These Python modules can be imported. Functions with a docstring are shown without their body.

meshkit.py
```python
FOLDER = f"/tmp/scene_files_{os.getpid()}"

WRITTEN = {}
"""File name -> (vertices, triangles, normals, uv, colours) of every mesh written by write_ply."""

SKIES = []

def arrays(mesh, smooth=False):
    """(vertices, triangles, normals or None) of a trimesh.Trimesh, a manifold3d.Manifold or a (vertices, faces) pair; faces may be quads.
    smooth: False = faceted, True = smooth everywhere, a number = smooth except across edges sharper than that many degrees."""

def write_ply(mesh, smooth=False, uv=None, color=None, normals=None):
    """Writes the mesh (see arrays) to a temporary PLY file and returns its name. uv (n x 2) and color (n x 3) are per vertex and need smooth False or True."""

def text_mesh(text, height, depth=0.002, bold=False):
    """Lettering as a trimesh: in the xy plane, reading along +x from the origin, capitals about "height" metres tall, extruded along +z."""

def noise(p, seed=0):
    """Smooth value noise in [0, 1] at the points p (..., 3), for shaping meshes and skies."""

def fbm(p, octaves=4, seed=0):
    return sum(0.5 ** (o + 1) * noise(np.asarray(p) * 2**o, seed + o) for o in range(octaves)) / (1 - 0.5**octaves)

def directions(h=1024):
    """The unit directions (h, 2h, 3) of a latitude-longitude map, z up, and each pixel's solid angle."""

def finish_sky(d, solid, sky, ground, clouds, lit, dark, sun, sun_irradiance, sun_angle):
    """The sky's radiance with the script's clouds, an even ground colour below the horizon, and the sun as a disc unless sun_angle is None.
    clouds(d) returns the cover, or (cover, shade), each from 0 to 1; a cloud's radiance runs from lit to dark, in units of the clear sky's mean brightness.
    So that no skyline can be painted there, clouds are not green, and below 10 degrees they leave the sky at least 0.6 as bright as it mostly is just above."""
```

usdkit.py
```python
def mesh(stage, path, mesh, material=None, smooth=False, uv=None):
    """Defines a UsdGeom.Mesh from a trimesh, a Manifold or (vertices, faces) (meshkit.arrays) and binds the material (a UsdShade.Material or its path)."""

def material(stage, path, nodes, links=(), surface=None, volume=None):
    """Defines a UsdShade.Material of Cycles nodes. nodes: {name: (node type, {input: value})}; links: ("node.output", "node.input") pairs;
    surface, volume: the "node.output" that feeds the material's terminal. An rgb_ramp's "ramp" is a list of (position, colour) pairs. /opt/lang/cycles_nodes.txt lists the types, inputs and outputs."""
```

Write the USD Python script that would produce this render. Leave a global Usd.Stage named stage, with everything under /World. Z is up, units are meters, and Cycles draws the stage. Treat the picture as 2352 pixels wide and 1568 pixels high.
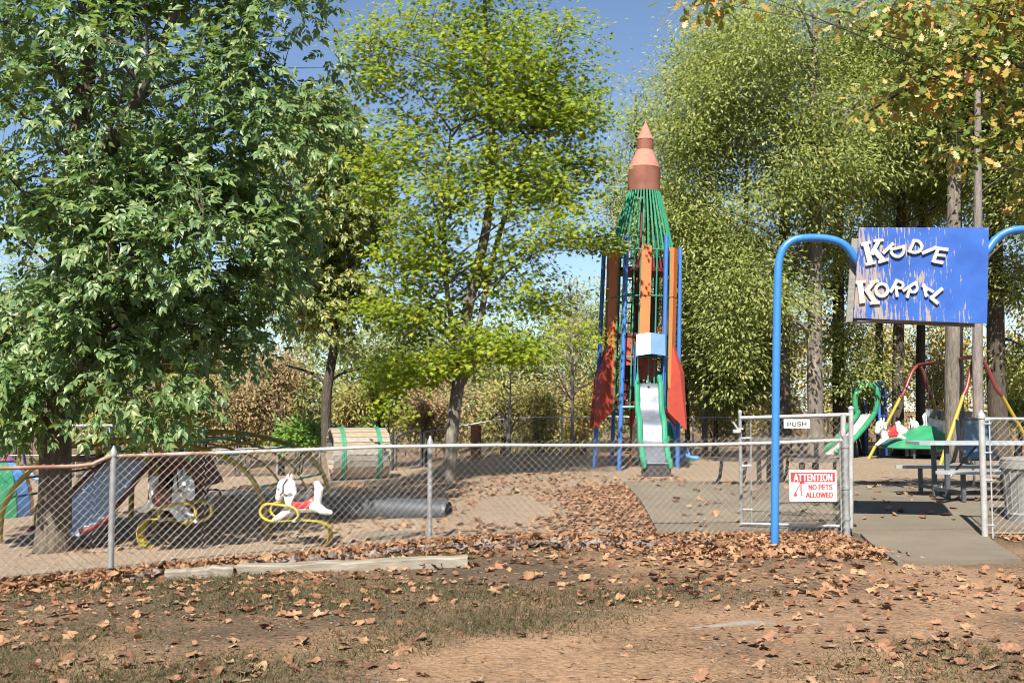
import math, numpy as np, trimesh, usdkit, meshkit
import manifold3d as m3
from shapely.geometry import LineString, Polygon, Point
from shapely.ops import unary_union
from shapely import affinity
from pxr import Usd, UsdGeom, UsdLux, UsdShade, Gf, Sdf, Vt

stage = Usd.Stage.CreateInMemory()
UsdGeom.SetStageUpAxis(stage, UsdGeom.Tokens.z)
UsdGeom.Xform.Define(stage, '/World')
UsdGeom.Scope.Define(stage, '/World/Looks')
PI = math.pi
# ------------------------------------------------------------------ camera
F, CX, CY, EYE = 2287.0, 1176.0, 784.0, 1.60
PITCH = math.atan(155.0 / F)
cam = UsdGeom.Camera.Define(stage, '/World/camera')
cam.CreateFocalLengthAttr(35.0); cam.CreateHorizontalApertureAttr(36.0); cam.CreateVerticalApertureAttr(24.0)
cam.CreateExposureAttr(1.5)
cam.CreateClippingRangeAttr(Gf.Vec2f(0.1, 2000))
cam.AddTranslateOp().Set(Gf.Vec3d(0, 0, EYE)); cam.AddRotateXOp().Set(90 + math.degrees(PITCH))
# ------------------------------------------------------------------ sky and sun
SUN_AZ, SUN_EL = math.radians(180 + 13), math.radians(47)      # azimuth = atan2(x, y) of the direction to the sun
usdkit.material(stage, '/World/Looks/sky', {
    'sky': ('sky_texture', {'sky_type': 'single_scattering', 'sun_disc': False, 'sun_elevation': SUN_EL, 'sun_rotation': SUN_AZ,
                            'air_density': 0.8, 'aerosol_density': 0.35, 'ozone_density': 1.5}),
    'bg': ('background_shader', {'strength': 0.060})}, [('sky.color', 'bg.color')], surface='bg.background')
dome = UsdLux.DomeLight.Define(stage, '/World/sky')
UsdShade.MaterialBindingAPI.Apply(dome.GetPrim()).Bind(UsdShade.Material.Get(stage, '/World/Looks/sky'))
dome.GetPrim().SetCustomDataByKey('kind', 'structure')
sun = UsdLux.DistantLight.Define(stage, '/World/sun')
sun.CreateIntensityAttr(1.25); sun.CreateAngleAttr(0.5); sun.CreateNormalizeAttr(True); sun.CreateColorAttr(Gf.Vec3f(1.0, 0.93, 0.82))
sun.AddRotateZOp().Set(-math.degrees(SUN_AZ) + 180); sun.AddRotateXOp().Set(math.degrees(SUN_EL) - 90 + 180 - 180)
# orientation check: light shines along -z
_d = np.array([math.sin(SUN_AZ) * math.cos(SUN_EL), math.cos(SUN_AZ) * math.cos(SUN_EL), math.sin(SUN_EL)])
sun.ClearXformOpOrder()
_z = _d; _x = np.cross([0, 0, 1], _z); _x /= np.linalg.norm(_x); _y = np.cross(_z, _x)
sun.AddTransformOp().Set(Gf.Matrix4d(*[*_x, 0, *_y, 0, *_z, 0, 0, 0, 0, 1]))

# ------------------------------------------------------------------ helpers
def ray(px, py):
    x, y = (px - CX) / F, -(py - CY) / F
    c, s = math.cos(PITCH), math.sin(PITCH)
    d = np.array([x, c - y * s, s + y * c])
    return d / d[1]
def W(px, py, Y):                                                 # the point seen at that place of the photo, Y metres away
    return np.array([0, 0, EYE]) + ray(px, py) * Y
def sm(a, b, t):
    t = np.clip((np.asarray(t, float) - a) / (b - a), 0, 1); return t * t * (3 - 2 * t)
def g(x, y):                                                      # height of the ground
    x, y = np.asarray(x, float), np.asarray(y, float)
    h = -0.03 * np.clip(-x, 0, 8) + 0.20 * sm(11.5, 15.0, y) * (0.35 + 0.65 * sm(-3.5, 1.5, x))
    h = h + 0.22 * np.exp(-((x - 0.5) / 2.3) ** 2 - ((y - 26) / 2.0) ** 2)
    h = h - 1.15 * sm(25, 37, y) * sm(0, -6, x) - 0.5 * sm(29, 40, y)
    p = np.stack([x * 0.35, y * 0.35, np.zeros_like(x + y)], -1) if np.ndim(x + y) else np.array([x * 0.35, y * 0.35, 0.0])
    return h + 0.05 * (meshkit.noise(p, 3) - 0.5)
def G(px, py):                                                    # the ground point seen there
    d = ray(px, py); lo = 3.0
    ys = np.linspace(3, 90, 1800); z = EYE + d[2] * ys - g(d[0] * ys, ys)
    i = np.argmax(z < 0); Y = ys[i] if z[i] < 0 else 60.0
    return np.array([d[0] * Y, Y, float(g(d[0] * Y, Y))])
def ground_at(x, y, dz=0.0): return np.array([x, y, float(g(x, y)) + dz])
_names = {}
def numbered(base):
    k = _names.get(base, 0); _names[base] = k + 1
    return base if k == 0 else f'{base}_{k:03d}'
def unit(v): v = np.asarray(v, float); return v / (np.linalg.norm(v, axis=-1, keepdims=True) + 1e-12)
class Thing:
    def __init__(s, name, label, cat, loc=(0, 0, 0), group=None, kind=None):
        s.path = '/World/' + numbered(name); s.loc = np.asarray(loc, float); s.n = {}
        s.x = UsdGeom.Xform.Define(stage, s.path); s.x.AddTranslateOp().Set(Gf.Vec3d(*map(float, s.loc)))
        tag(s.x.GetPrim(), label, cat, group, kind)
    def part(s, name, geo, mat, smooth=False, kind=None, label=None):
        return _part(s.path, s, name, geo, mat, smooth, kind, label)
class Sub:
    pass
def _part(ppath, holder, name, geo, mat, smooth, kind, label):
    k = holder.n.get(name, 0); holder.n[name] = k + 1
    q = Sub(); q.path = ppath + '/' + (name if k == 0 else f'{name}_{k:03d}'); q.loc = holder.loc; q.n = {}
    put(q.path, geo, mat, smooth, q.loc)
    p = stage.GetPrimAtPath(q.path)
    if kind: p.SetCustomDataByKey('kind', kind)
    if label: p.SetCustomDataByKey('label', label)
    q.part = lambda nm, ge, ma, smooth=False, kind=None, label=None: _part(q.path, q, nm, ge, ma, smooth, kind, label)
    return q
def tag(p, label=None, cat=None, group=None, kind=None):
    for k, v in (('label', label), ('category', cat), ('group', group), ('kind', kind)):
        if v: p.SetCustomDataByKey(k, v)
def put(path, geo, mat, smooth=False, loc=(0, 0, 0)):
    v, f = geo.get() if isinstance(geo, MB) else geo
    v = np.asarray(v, float) - np.asarray(loc, float)
    if smooth is False:
        m = UsdGeom.Mesh.Define(stage, path)
        m.CreatePointsAttr(Vt.Vec3fArray.FromNumpy(v.astype(np.float32)))
        m.CreateFaceVertexCountsAttr(Vt.IntArray.FromNumpy(np.full(len(f), 3, np.int32)))
        m.CreateFaceVertexIndicesAttr(Vt.IntArray.FromNumpy(np.asarray(f, np.int32).ravel()))
        m.CreateSubdivisionSchemeAttr('none')
        if mat.startswith(('leaf_', 'grass_')):                       # one random number per leaf
            from scipy.sparse import coo_matrix
            from scipy.sparse.csgraph import connected_components
            f = np.asarray(f); e = np.vstack([f[:, :2], f[:, 1:]]); k, lab = connected_components(coo_matrix((np.ones(len(e), np.int8), (e[:, 0], e[:, 1])), shape=(len(v), len(v))), False)
            UsdGeom.PrimvarsAPI(m).CreatePrimvar('rnd', Sdf.ValueTypeNames.FloatArray, 'vertex').Set(Vt.FloatArray.FromNumpy(np.random.default_rng(len(v)).random(k).astype(np.float32)[lab]))
        UsdShade.MaterialBindingAPI.Apply(m.GetPrim()).Bind(UsdShade.Material.Get(stage, '/World/Looks/' + mat))
        return m
    return usdkit.mesh(stage, path, (v, f), '/World/Looks/' + mat, smooth=smooth)
def one(name, geo, mat, label=None, cat=None, group=None, kind=None, smooth=False):     # a thing that is one mesh
    path = '/World/' + numbered(name); put(path, geo, mat, smooth)
    tag(stage.GetPrimAtPath(path), label, cat, group, kind)
    return path
def tube_geo(pts, r, sides=8, caps=True):
    p = np.asarray(pts, float); n = len(p); r = np.broadcast_to(np.asarray(r, float), (n,))
    t = unit(np.gradient(p, axis=0))
    a = np.zeros_like(p); ref = np.array([0, 0, 1.0]) if abs(t[0, 2]) < 0.9 else np.array([1.0, 0, 0])
    v = unit(np.cross(t[0], ref))
    for i in range(n):                                            # carry the frame along
        v = v - t[i] * (v @ t[i]); v = v / (np.linalg.norm(v) + 1e-12); a[i] = v
    b = np.cross(t, a); ang = np.arange(sides) * 2 * PI / sides
    V = p[:, None] + r[:, None, None] * (np.cos(ang)[None, :, None] * a[:, None] + np.sin(ang)[None, :, None] * b[:, None])
    i, j = np.meshgrid(np.arange(n - 1), np.arange(sides), indexing='ij'); k = (j + 1) % sides
    q = np.stack([i * sides + j, i * sides + k, (i + 1) * sides + k, (i + 1) * sides + j], -1).reshape(-1, 4)
    f = [q[:, [0, 1, 2]], q[:, [0, 2, 3]]]
    V = V.reshape(-1, 3)
    if caps:
        c0, c1 = len(V), len(V) + 1; V = np.vstack([V, p[:1], p[-1:]]); s = np.arange(sides); e = (s + 1) % sides; o = (n - 1) * sides
        f += [np.stack([np.full(sides, c0), e, s], 1), np.stack([np.full(sides, c1), o + s, o + e], 1)]
    return V, np.vstack(f)
def segs_geo(A, B, r0, r1, sides=3):                              # many straight twigs at once
    A, B = np.asarray(A, float), np.asarray(B, float); n = len(A); t = unit(B - A)
    a = unit(np.cross(t, np.where(np.abs(t[:, 2:]) < 0.9, [[0, 0, 1.0]], [[1.0, 0, 0]]))); b = np.cross(t, a)
    ang = np.arange(sides) * 2 * PI / sides
    ring = np.cos(ang)[None, :, None] * a[:, None] + np.sin(ang)[None, :, None] * b[:, None]
    V = np.concatenate([A[:, None] + ring * np.broadcast_to(r0, (n,))[:, None, None], B[:, None] + ring * np.broadcast_to(r1, (n,))[:, None, None]], 1)
    s = np.arange(sides); e = (s + 1) % sides
    f = np.vstack([np.stack([s, e, sides + e], 1), np.stack([s, sides + e, sides + s], 1)])
    return V.reshape(-1, 3), (f[None] + (np.arange(n) * 2 * sides)[:, None, None]).reshape(-1, 3)
class MB:
    def __init__(s): s.v, s.f, s.k = [], [], 0
    def add(s, v, f):
        v = np.asarray(v, float); s.v.append(v); s.f.append(np.asarray(f, int) + s.k); s.k += len(v); return s
    def tm(s, m): return s.add(m.vertices, m.faces)
    def man(s, m): q = m.to_mesh(); return s.add(q.vert_properties[:, :3], q.tri_verts)
    def tube(s, pts, r, sides=8, caps=True): return s.add(*tube_geo(pts, r, sides, caps))
    def box(s, c, size, ux=(1, 0, 0), uz=(0, 0, 1), bev=0.0):     # size along ux, uy, uz; bevelled edges
        c = np.asarray(c, float); h = np.asarray(size, float) / 2; uz = unit(uz); ux = np.asarray(ux, float); ux = unit(ux - uz * (ux @ uz)); uy = np.cross(uz, ux)
        bev = min(bev, 0.45 * h.min() * 2)
        if bev <= 0:
            m = trimesh.creation.box(2 * h); v, f = np.array(m.vertices), np.array(m.faces)
        else:
            pts = []
            for sx in (-1, 1):
                for sy in (-1, 1):
                    for sz in (-1, 1):
                        for k in range(3):
                            q = h - bev; q = q.copy(); q[k] = h[k]; pts.append(q * [sx, sy, sz])
            m = m3.Manifold.hull_points(np.array(pts)).to_mesh(); v, f = m.vert_properties[:, :3], m.tri_verts
        return s.add(c + v[:, :1] * ux + v[:, 1:2] * uy + v[:, 2:3] * uz, f)
    def lathe(s, prof, c=(0, 0, 0), axis=(0, 0, 1), n=24):        # prof: (radius, height) pairs
        axis = unit(axis); a = unit(np.cross(axis, [0, 1, 0] if abs(axis[1]) < 0.9 else [1, 0, 0])); b = np.cross(axis, a)
        prof = np.asarray(prof, float); ang = np.arange(n) * 2 * PI / n
        V = np.asarray(c, float) + prof[:, None, 1:2] * axis + prof[:, None, :1] * (np.cos(ang)[None, :, None] * a + np.sin(ang)[None, :, None] * b)
        i, j = np.meshgrid(np.arange(len(prof) - 1), np.arange(n), indexing='ij'); k = (j + 1) % n
        q = np.stack([i * n + j, i * n + k, (i + 1) * n + k, (i + 1) * n + j], -1).reshape(-1, 4)
        return s.add(V.reshape(-1, 3), np.vstack([q[:, [0, 1, 2]], q[:, [0, 2, 3]]]))
    def prism(s, poly, o, ux, uy, depth, un=None):                # a shapely polygon in the plane (ux, uy) at o, thick along un
        un = unit(np.cross(ux, uy)) if un is None else np.asarray(un, float)
        for p in getattr(poly, 'geoms', [poly]):
            if p.is_empty or p.area < 1e-9: continue
            m = trimesh.creation.extrude_polygon(p, depth, engine='earcut'); v = np.array(m.vertices)
            s.add(np.asarray(o, float) + v[:, :1] * ux + v[:, 1:2] * uy + v[:, 2:3] * un, np.array(m.faces))
        return s
    def get(s): return np.vstack(s.v), np.vstack(s.f)
def spline(pts, n=24):
    from scipy.interpolate import CubicSpline, PchipInterpolator
    p = np.asarray(pts, float); d = np.r_[0, np.cumsum(np.linalg.norm(np.diff(p, axis=0), axis=1))]
    return CubicSpline(d, p)(np.linspace(0, d[-1], n)) if len(p) > 2 else p
def hulls(bones):                                                 # bones: ((p, r), (q, r)) -> one skin
    tot = None
    for (p, r), (q, s) in bones:
        a = m3.Manifold.sphere(r, 12).translate([float(x) for x in p]); b = m3.Manifold.sphere(s, 12).translate([float(x) for x in q])
        h = m3.Manifold.batch_hull([a, b]); tot = h if tot is None else tot + h
    return tot
# ------------------------------------------------------------------ materials
def mat(name, nodes, links, surface): usdkit.material(stage, '/World/Looks/' + name, nodes, links, surface=surface)
def paint(name, c, c2=None, rough=0.45, metal=0.0, scale=6.0, bump=0.05, amount=0.35, spec=0.5, stretch=(1, 1, 1), gain=0.58):
    c2 = c2 or tuple(0.7 * x for x in c); c, c2 = tuple(gain * x for x in c), tuple(gain * x for x in c2)
    mat(name, {'tc': ('geometry', {}), 'mp': ('mapping', {'scale': stretch}), 'n': ('noise_texture', {'scale': scale, 'detail': 6, 'roughness': 0.65}),
               'r': ('rgb_ramp', {'ramp': [(0.5 - amount * 0.5, c2), (0.5 + amount * 0.3, c)]}),
               'n2': ('noise_texture', {'scale': scale * 9, 'detail': 3}), 'b': ('bump', {'strength': bump, 'distance': 0.02}),
               'p': ('principled_bsdf', {'roughness': rough, 'metallic': metal, 'specular_ior_level': spec})},
        [('tc.position', 'mp.vector'), ('mp.vector', 'n.vector'), ('mp.vector', 'n2.vector'), ('n.fac', 'r.fac'), ('r.color', 'p.base_color'), ('n2.fac', 'b.height'), ('b.normal', 'p.normal')], 'p.BSDF')
def worn(name, c, chip, thr, scale=7, rough=0.4, fade=(0.85, 1.12)):
    # paint that has faded unevenly and chipped to what lies beneath
    g_ = 0.58
    mat(name, {'tc': ('geometry', {}), 'mp': ('mapping', {'scale': (1, 1, .35)}), 'n': ('noise_texture', {'scale': scale, 'detail': 8, 'roughness': 0.7}), 'n1': ('noise_texture', {'scale': 1.1, 'detail': 4, 'roughness': 0.6}), 'n3': ('noise_texture', {'scale': 16, 'detail': 3}),
               'fr': ('rgb_ramp', {'ramp': [(0.3, tuple(g_ * x * fade[0] for x in c)), (0.7, tuple(g_ * x * fade[1] for x in c))]}), 'k': ('rgb_ramp', {'ramp': [(thr, (0, 0, 0)), (thr + .02, (1, 1, 1))]}), 'm': ('mix', {'color2': tuple(g_ * x for x in chip)}),
               'rr': ('map_range', {'from_min': .3, 'from_max': .7, 'to_min': rough - .1, 'to_max': rough + .15}), 'b': ('bump', {'strength': .12, 'distance': .01}), 'p': ('principled_bsdf', {'specular_ior_level': .4})},
        [('tc.position', 'mp.vector'), ('mp.vector', 'n.vector'), ('mp.vector', 'n1.vector'), ('tc.position', 'n3.vector'), ('n1.fac', 'fr.fac'), ('n.fac', 'k.fac'), ('k.color', 'm.fac'), ('fr.color', 'm.color1'), ('m.color', 'p.base_color'), ('n3.fac', 'rr.value'), ('rr.result', 'p.roughness'), ('n3.fac', 'b.height'), ('b.normal', 'p.normal')], 'p.BSDF')
def leafmat(name, ramp, trans=0.35, rough=0.5, spec=0.4, tint=(1.25, 1.3, 0.7), hue=0.35, gain=1.95):
    k = len(ramp); ramp = [tuple(gain * x for x in c) for c in ramp]
    mat(name, {'ge': ('geometry', {}), 'at': ('attribute', {'attribute': 'rnd'}), 'n': ('noise_texture', {'scale': 0.9, 'detail': 2}),
               'mx': ('math', {'math_type': 'multiply_add', 'value2': 1 - hue}), 'nm': ('math', {'math_type': 'multiply', 'value2': hue}),
               'r': ('rgb_ramp', {'ramp': [((i + 0.5) / k, c) for i, c in enumerate(ramp)]}),
               't': ('mix', {'mix_type': 'multiply', 'fac': 1.0, 'color2': tint}),
               'p': ('principled_bsdf', {'roughness': rough, 'specular_ior_level': spec}), 'tr': ('translucent_bsdf', {}),
               'm': ('mix_closure', {'fac': trans})},
        [('ge.position', 'n.vector'), ('n.fac', 'nm.value1'), ('at.fac', 'mx.value1'), ('nm.value', 'mx.value3'), ('mx.value', 'r.fac'), ('r.color', 'p.base_color'),
         ('r.color', 't.color1'), ('t.color', 'tr.color'), ('p.BSDF', 'm.closure1'), ('tr.BSDF', 'm.closure2')], 'm.closure')
def barkmat(name, dark, light, scale=1.0):
    dark, light = tuple(.8 * x for x in dark), tuple(.8 * x for x in light)
    mat(name, {'ge': ('geometry', {}), 'mp': ('mapping', {'scale': (14 * scale, 14 * scale, 2.6 * scale)}), 'mp2': ('mapping', {'scale': (30 * scale, 30 * scale, 6 * scale)}),
               'v': ('voronoi_texture', {'feature': 'f1', 'scale': 1.0, 'randomness': 1.0}), 'n': ('noise_texture', {'scale': 1.0, 'detail': 6, 'roughness': 0.7}), 'n3': ('noise_texture', {'scale': 1.3, 'detail': 3}),
               'h': ('math', {'math_type': 'multiply_add', 'value2': 0.8}), 'r': ('rgb_ramp', {'ramp': [(0.25, dark), (0.75, light), (0.95, tuple(1.35 * x for x in light))]}),
               'r2': ('rgb_ramp', {'ramp': [(0.3, (0.75, 0.75, 0.75)), (0.62, (1, 1, 1)), (0.75, (1.25, 1.3, 1.2))]}), 'mm': ('mix', {'mix_type': 'multiply', 'fac': 1.0}),
               'b': ('bump', {'strength': 0.9, 'distance': 0.03}), 'p': ('principled_bsdf', {'roughness': 0.9, 'specular_ior_level': 0.2})},
        [('ge.position', 'mp.vector'), ('ge.position', 'mp2.vector'), ('mp.vector', 'v.vector'), ('mp2.vector', 'n.vector'), ('ge.position', 'n3.vector'), ('v.distance', 'h.value1'), ('n.fac', 'h.value3'),
         ('n.fac', 'r.fac'), ('n3.fac', 'r2.fac'), ('r.color', 'mm.color1'), ('r2.color', 'mm.color2'), ('mm.color', 'p.base_color'), ('h.value', 'b.height'), ('b.normal', 'p.normal')], 'p.BSDF')
def groundmat(name, ramp, coarse=0.7, fine=40.0, peb=None, bump=0.4, dist=0.02, rough=0.95):
    # broad patches x fine grain; peb: (cells per metre, pebble ramp, how much)
    nodes = {'ge': ('geometry', {}), 'n1': ('noise_texture', {'scale': coarse, 'detail': 5, 'roughness': 0.6}), 'n2': ('noise_texture', {'scale': fine, 'detail': 4, 'roughness': 0.7}),
             'a': ('math', {'math_type': 'multiply_add', 'value2': 0.55}), 'a2': ('math', {'math_type': 'multiply', 'value2': 0.45}), 'r': ('rgb_ramp', {'ramp': ramp}),
             'b': ('bump', {'strength': bump, 'distance': dist}), 'p': ('principled_bsdf', {'roughness': rough, 'specular_ior_level': 0.25})}
    links = [('ge.position', 'n1.vector'), ('ge.position', 'n2.vector'), ('n2.fac', 'a2.value1'), ('n1.fac', 'a.value1'), ('a2.value', 'a.value3'), ('a.value', 'r.fac')]
    if peb:
        nodes |= {'v': ('voronoi_texture', {'scale': peb[0]}), 'sc': ('separate_color', {}), 'pr': ('rgb_ramp', {'ramp': peb[1]}), 'mx': ('mix', {'fac': peb[2]}),
                  'v2': ('voronoi_texture', {'scale': peb[0] * 0.31}), 'sc2': ('separate_color', {}), 'av': ('math', {'math_type': 'multiply_add', 'value2': 0.35}), 'bv': ('math', {'math_type': 'multiply', 'value2': 0.65})}
        links += [('ge.position', 'v.vector'), ('ge.position', 'v2.vector'), ('v.color', 'sc.color'), ('v2.color', 'sc2.color'), ('sc.r', 'bv.value1'), ('sc2.r', 'av.value1'), ('bv.value', 'av.value3'), ('av.value', 'pr.fac'), ('pr.color', 'mx.color2'),
                  ('r.color', 'mx.color1'), ('mx.color', 'p.base_color'), ('v.distance', 'b.height')]
    else:
        links += [('r.color', 'p.base_color'), ('n2.fac', 'b.height')]
    mat(name, nodes, links + [('b.normal', 'p.normal')], 'p.BSDF')
def patches(name, spots):
    for i, (c, r0, r1, amt) in enumerate(spots):
        b = f'/World/Looks/{name}/'
        S = lambda k, kind: UsdShade.Shader.Define(stage, b + f'{k}{i}')
        d = S('dist', 'vector_math'); d.CreateIdAttr('cycles_vector_math'); d.CreateInput('math_type', Sdf.ValueTypeNames.Token).Set('distance'); d.CreateInput('vector2', Sdf.ValueTypeNames.Float3).Set(Gf.Vec3f(*c))
        d.CreateInput('vector1', Sdf.ValueTypeNames.Token).ConnectToSource(UsdShade.Shader.Get(stage, b + 'ge').CreateOutput('position', Sdf.ValueTypeNames.Token))
        m = S('range', 'map_range'); m.CreateIdAttr('cycles_map_range')
        for k, v in (('from_min', r0), ('from_max', r1), ('to_min', amt), ('to_max', 0.0)): m.CreateInput(k, Sdf.ValueTypeNames.Float).Set(v)
        m.CreateInput('clamp', Sdf.ValueTypeNames.Bool).Set(True)
        m.CreateInput('value', Sdf.ValueTypeNames.Token).ConnectToSource(d.CreateOutput('value', Sdf.ValueTypeNames.Token))
        a = S('sum', 'math'); a.CreateIdAttr('cycles_math'); a.CreateInput('math_type', Sdf.ValueTypeNames.Token).Set('add')
        a.CreateInput('value1', Sdf.ValueTypeNames.Token).ConnectToSource(m.CreateOutput('result', Sdf.ValueTypeNames.Token))
        prev = UsdShade.Shader.Get(stage, b + ('a' if i == 0 else f'sum{i - 1}')); a.CreateInput('value2', Sdf.ValueTypeNames.Token).ConnectToSource(prev.CreateOutput('value', Sdf.ValueTypeNames.Token))
    UsdShade.Shader.Get(stage, b + 'r').GetInput('fac').ConnectToSource(UsdShade.Shader.Get(stage, b + f'sum{len(spots) - 1}').CreateOutput('value', Sdf.ValueTypeNames.Token))
groundmat('lawn_soil', [(0.34, (0.045, 0.036, 0.022)), (0.45, (0.07, 0.052, 0.033)), (0.54, (0.16, 0.10, 0.06)), (0.68, (0.31, 0.195, 0.115))], 0.55, 28, None, 1.0, 0.04)
patches('lawn_soil', [((.5, 5.8, 0), .3, 2.6, .085), ((1.2, 7.3, 0), .3, 2.0, .06), ((4.6, 8.6, 0), .6, 3.2, .085)])
groundmat('gravel_stone', [(0.3, (0.11, 0.08, 0.055)), (0.48, (0.20, 0.15, 0.105)), (0.7, (0.27, 0.195, 0.13))], 0.6, 30,
          (42.0, [(0.0, (0.08, 0.06, 0.045)), (0.25, (0.19, 0.14, 0.095)), (0.5, (0.29, 0.22, 0.15)), (0.72, (0.25, 0.21, 0.175)), (0.86, (0.27, 0.155, 0.09)), (1.0, (0.42, 0.34, 0.25))], 0.7), 1.0, 0.03)
groundmat('concrete_slab', [(0.25, (0.07, 0.06, 0.046)), (0.5, (0.115, 0.098, 0.074)), (0.75, (0.16, 0.138, 0.106))], 0.9, 60, None, 0.25, 0.01)
groundmat('dark_mulch', [(0.3, (0.05, 0.035, 0.025)), (0.5, (0.14, 0.085, 0.055)), (0.7, (0.22, 0.13, 0.08))], 2.0, 40, None, 1.0, 0.04)
paint('galvanized', (0.55, 0.57, 0.58), (0.36, 0.37, 0.37), 0.42, 0.55, 9, 0.05)
paint('white_galvanized', (0.52, 0.53, 0.53), (0.38, 0.38, 0.37), 0.5, 0.15, 9, 0.05)
paint('wire_metal', (0.36, 0.33, 0.29), (0.22, 0.165, 0.125), 0.5, 0.3, 5, 0.0)
mat('rusty_rail', {'ge': ('geometry', {}), 'sx': ('separate_xyz', {}), 'mr': ('map_range', {'from_min': -6.0, 'from_max': 2.6, 'to_min': 0.36, 'to_max': -0.42}), 'n': ('noise_texture', {'scale': 3.2, 'detail': 7, 'roughness': 0.7}),
                   'ad': ('math', {'math_type': 'add'}), 'rr': ('rgb_ramp', {'ramp': [(0.56, (0.38, 0.38, 0.365)), (0.66, (0.25, 0.165, 0.12)), (0.82, (0.19, 0.09, 0.052))]}), 'p': ('principled_bsdf', {'roughness': 0.6, 'metallic': 0.15})},
    [('ge.position', 'sx.vector'), ('ge.position', 'n.vector'), ('sx.x', 'mr.value'), ('mr.result', 'ad.value1'), ('n.fac', 'ad.value2'), ('ad.value', 'rr.fac'), ('rr.color', 'p.base_color')], 'p.BSDF')
worn('blue_paint', (0.055, 0.19, 0.58), (0.2, 0.2, 0.22), .71, 9, .42)
worn('pole_blue', (0.045, 0.23, 0.64), (0.22, 0.10, 0.10), .70, 9, .34)
paint('navy_paint', (0.03, 0.07, 0.30), (0.02, 0.05, 0.2), 0.4, 0, 3, 0.02)
worn('green_paint', (0.04, 0.33, 0.19), (0.2, 0.16, 0.12), .71, 9, .42, (.7, 1.15))
worn('orange_paint', (0.72, 0.21, 0.065), (0.50, 0.18, 0.09), .745, 9, .5, (.8, 1.1))
worn('red_paint', (0.52, 0.075, 0.05), (0.30, 0.07, 0.05), .745, 9, .5, (.75, 1.15))
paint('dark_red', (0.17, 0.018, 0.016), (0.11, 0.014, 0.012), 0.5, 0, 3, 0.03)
paint('rose_paint', (0.56, 0.26, 0.20), (0.46, 0.20, 0.155), 0.85, 0, 4, 0.02, 0.35, 0.2)
paint('brick_paint', (0.30, 0.125, 0.09), (0.22, 0.09, 0.065), 0.8, 0, 4, 0.02, 0.35, 0.2)
paint('sky_blue_paint', (0.085, 0.22, 0.50), (0.065, 0.18, 0.44), 0.35, 0, 4, 0.02)
worn('yellow_paint', (0.50, 0.38, 0.04), (0.25, 0.16, 0.05), .66, 10, .5, (.65, 1.1))
paint('olive_yellow', (0.34, 0.26, 0.04), (0.24, 0.18, 0.03), 0.45, 0, 5, 0.03)
paint('maroon_paint', (0.25, 0.05, 0.045), (0.2, 0.04, 0.04), 0.42, 0, 5, 0.03)
paint('steel_bed', (0.26, 0.30, 0.36), (0.18, 0.20, 0.25), 0.35, 0.4, 5, 0.03, stretch=(1, 1, 1))
paint('slide_steel', (1.0, 1.2, 1.45), (0.95, 1.05, 1.15), 0.3, 0.1, 2.2, 0.03)
paint('horse_white', (0.72, 0.72, 0.70), (0.52, 0.52, 0.50), 0.45, 0, 7, 0.03, gain=0.85)
paint('horse_black', (0.02, 0.02, 0.022), None, 0.5)
paint('saddle_tan', (0.30, 0.12, 0.055), (0.2, 0.085, 0.04), 0.5, 0, 9)
paint('pipe_grey', (0.055, 0.072, 0.092), (0.035, 0.045, 0.06), 0.5, 0, 3, 0.05)
paint('border_grey', (0.46, 0.47, 0.47), (0.36, 0.36, 0.36), 0.6, 0, 6)
paint('table_grey', (0.50, 0.56, 0.60), (0.38, 0.43, 0.47), 0.4, 0.1, 5, 0.03)
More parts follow.
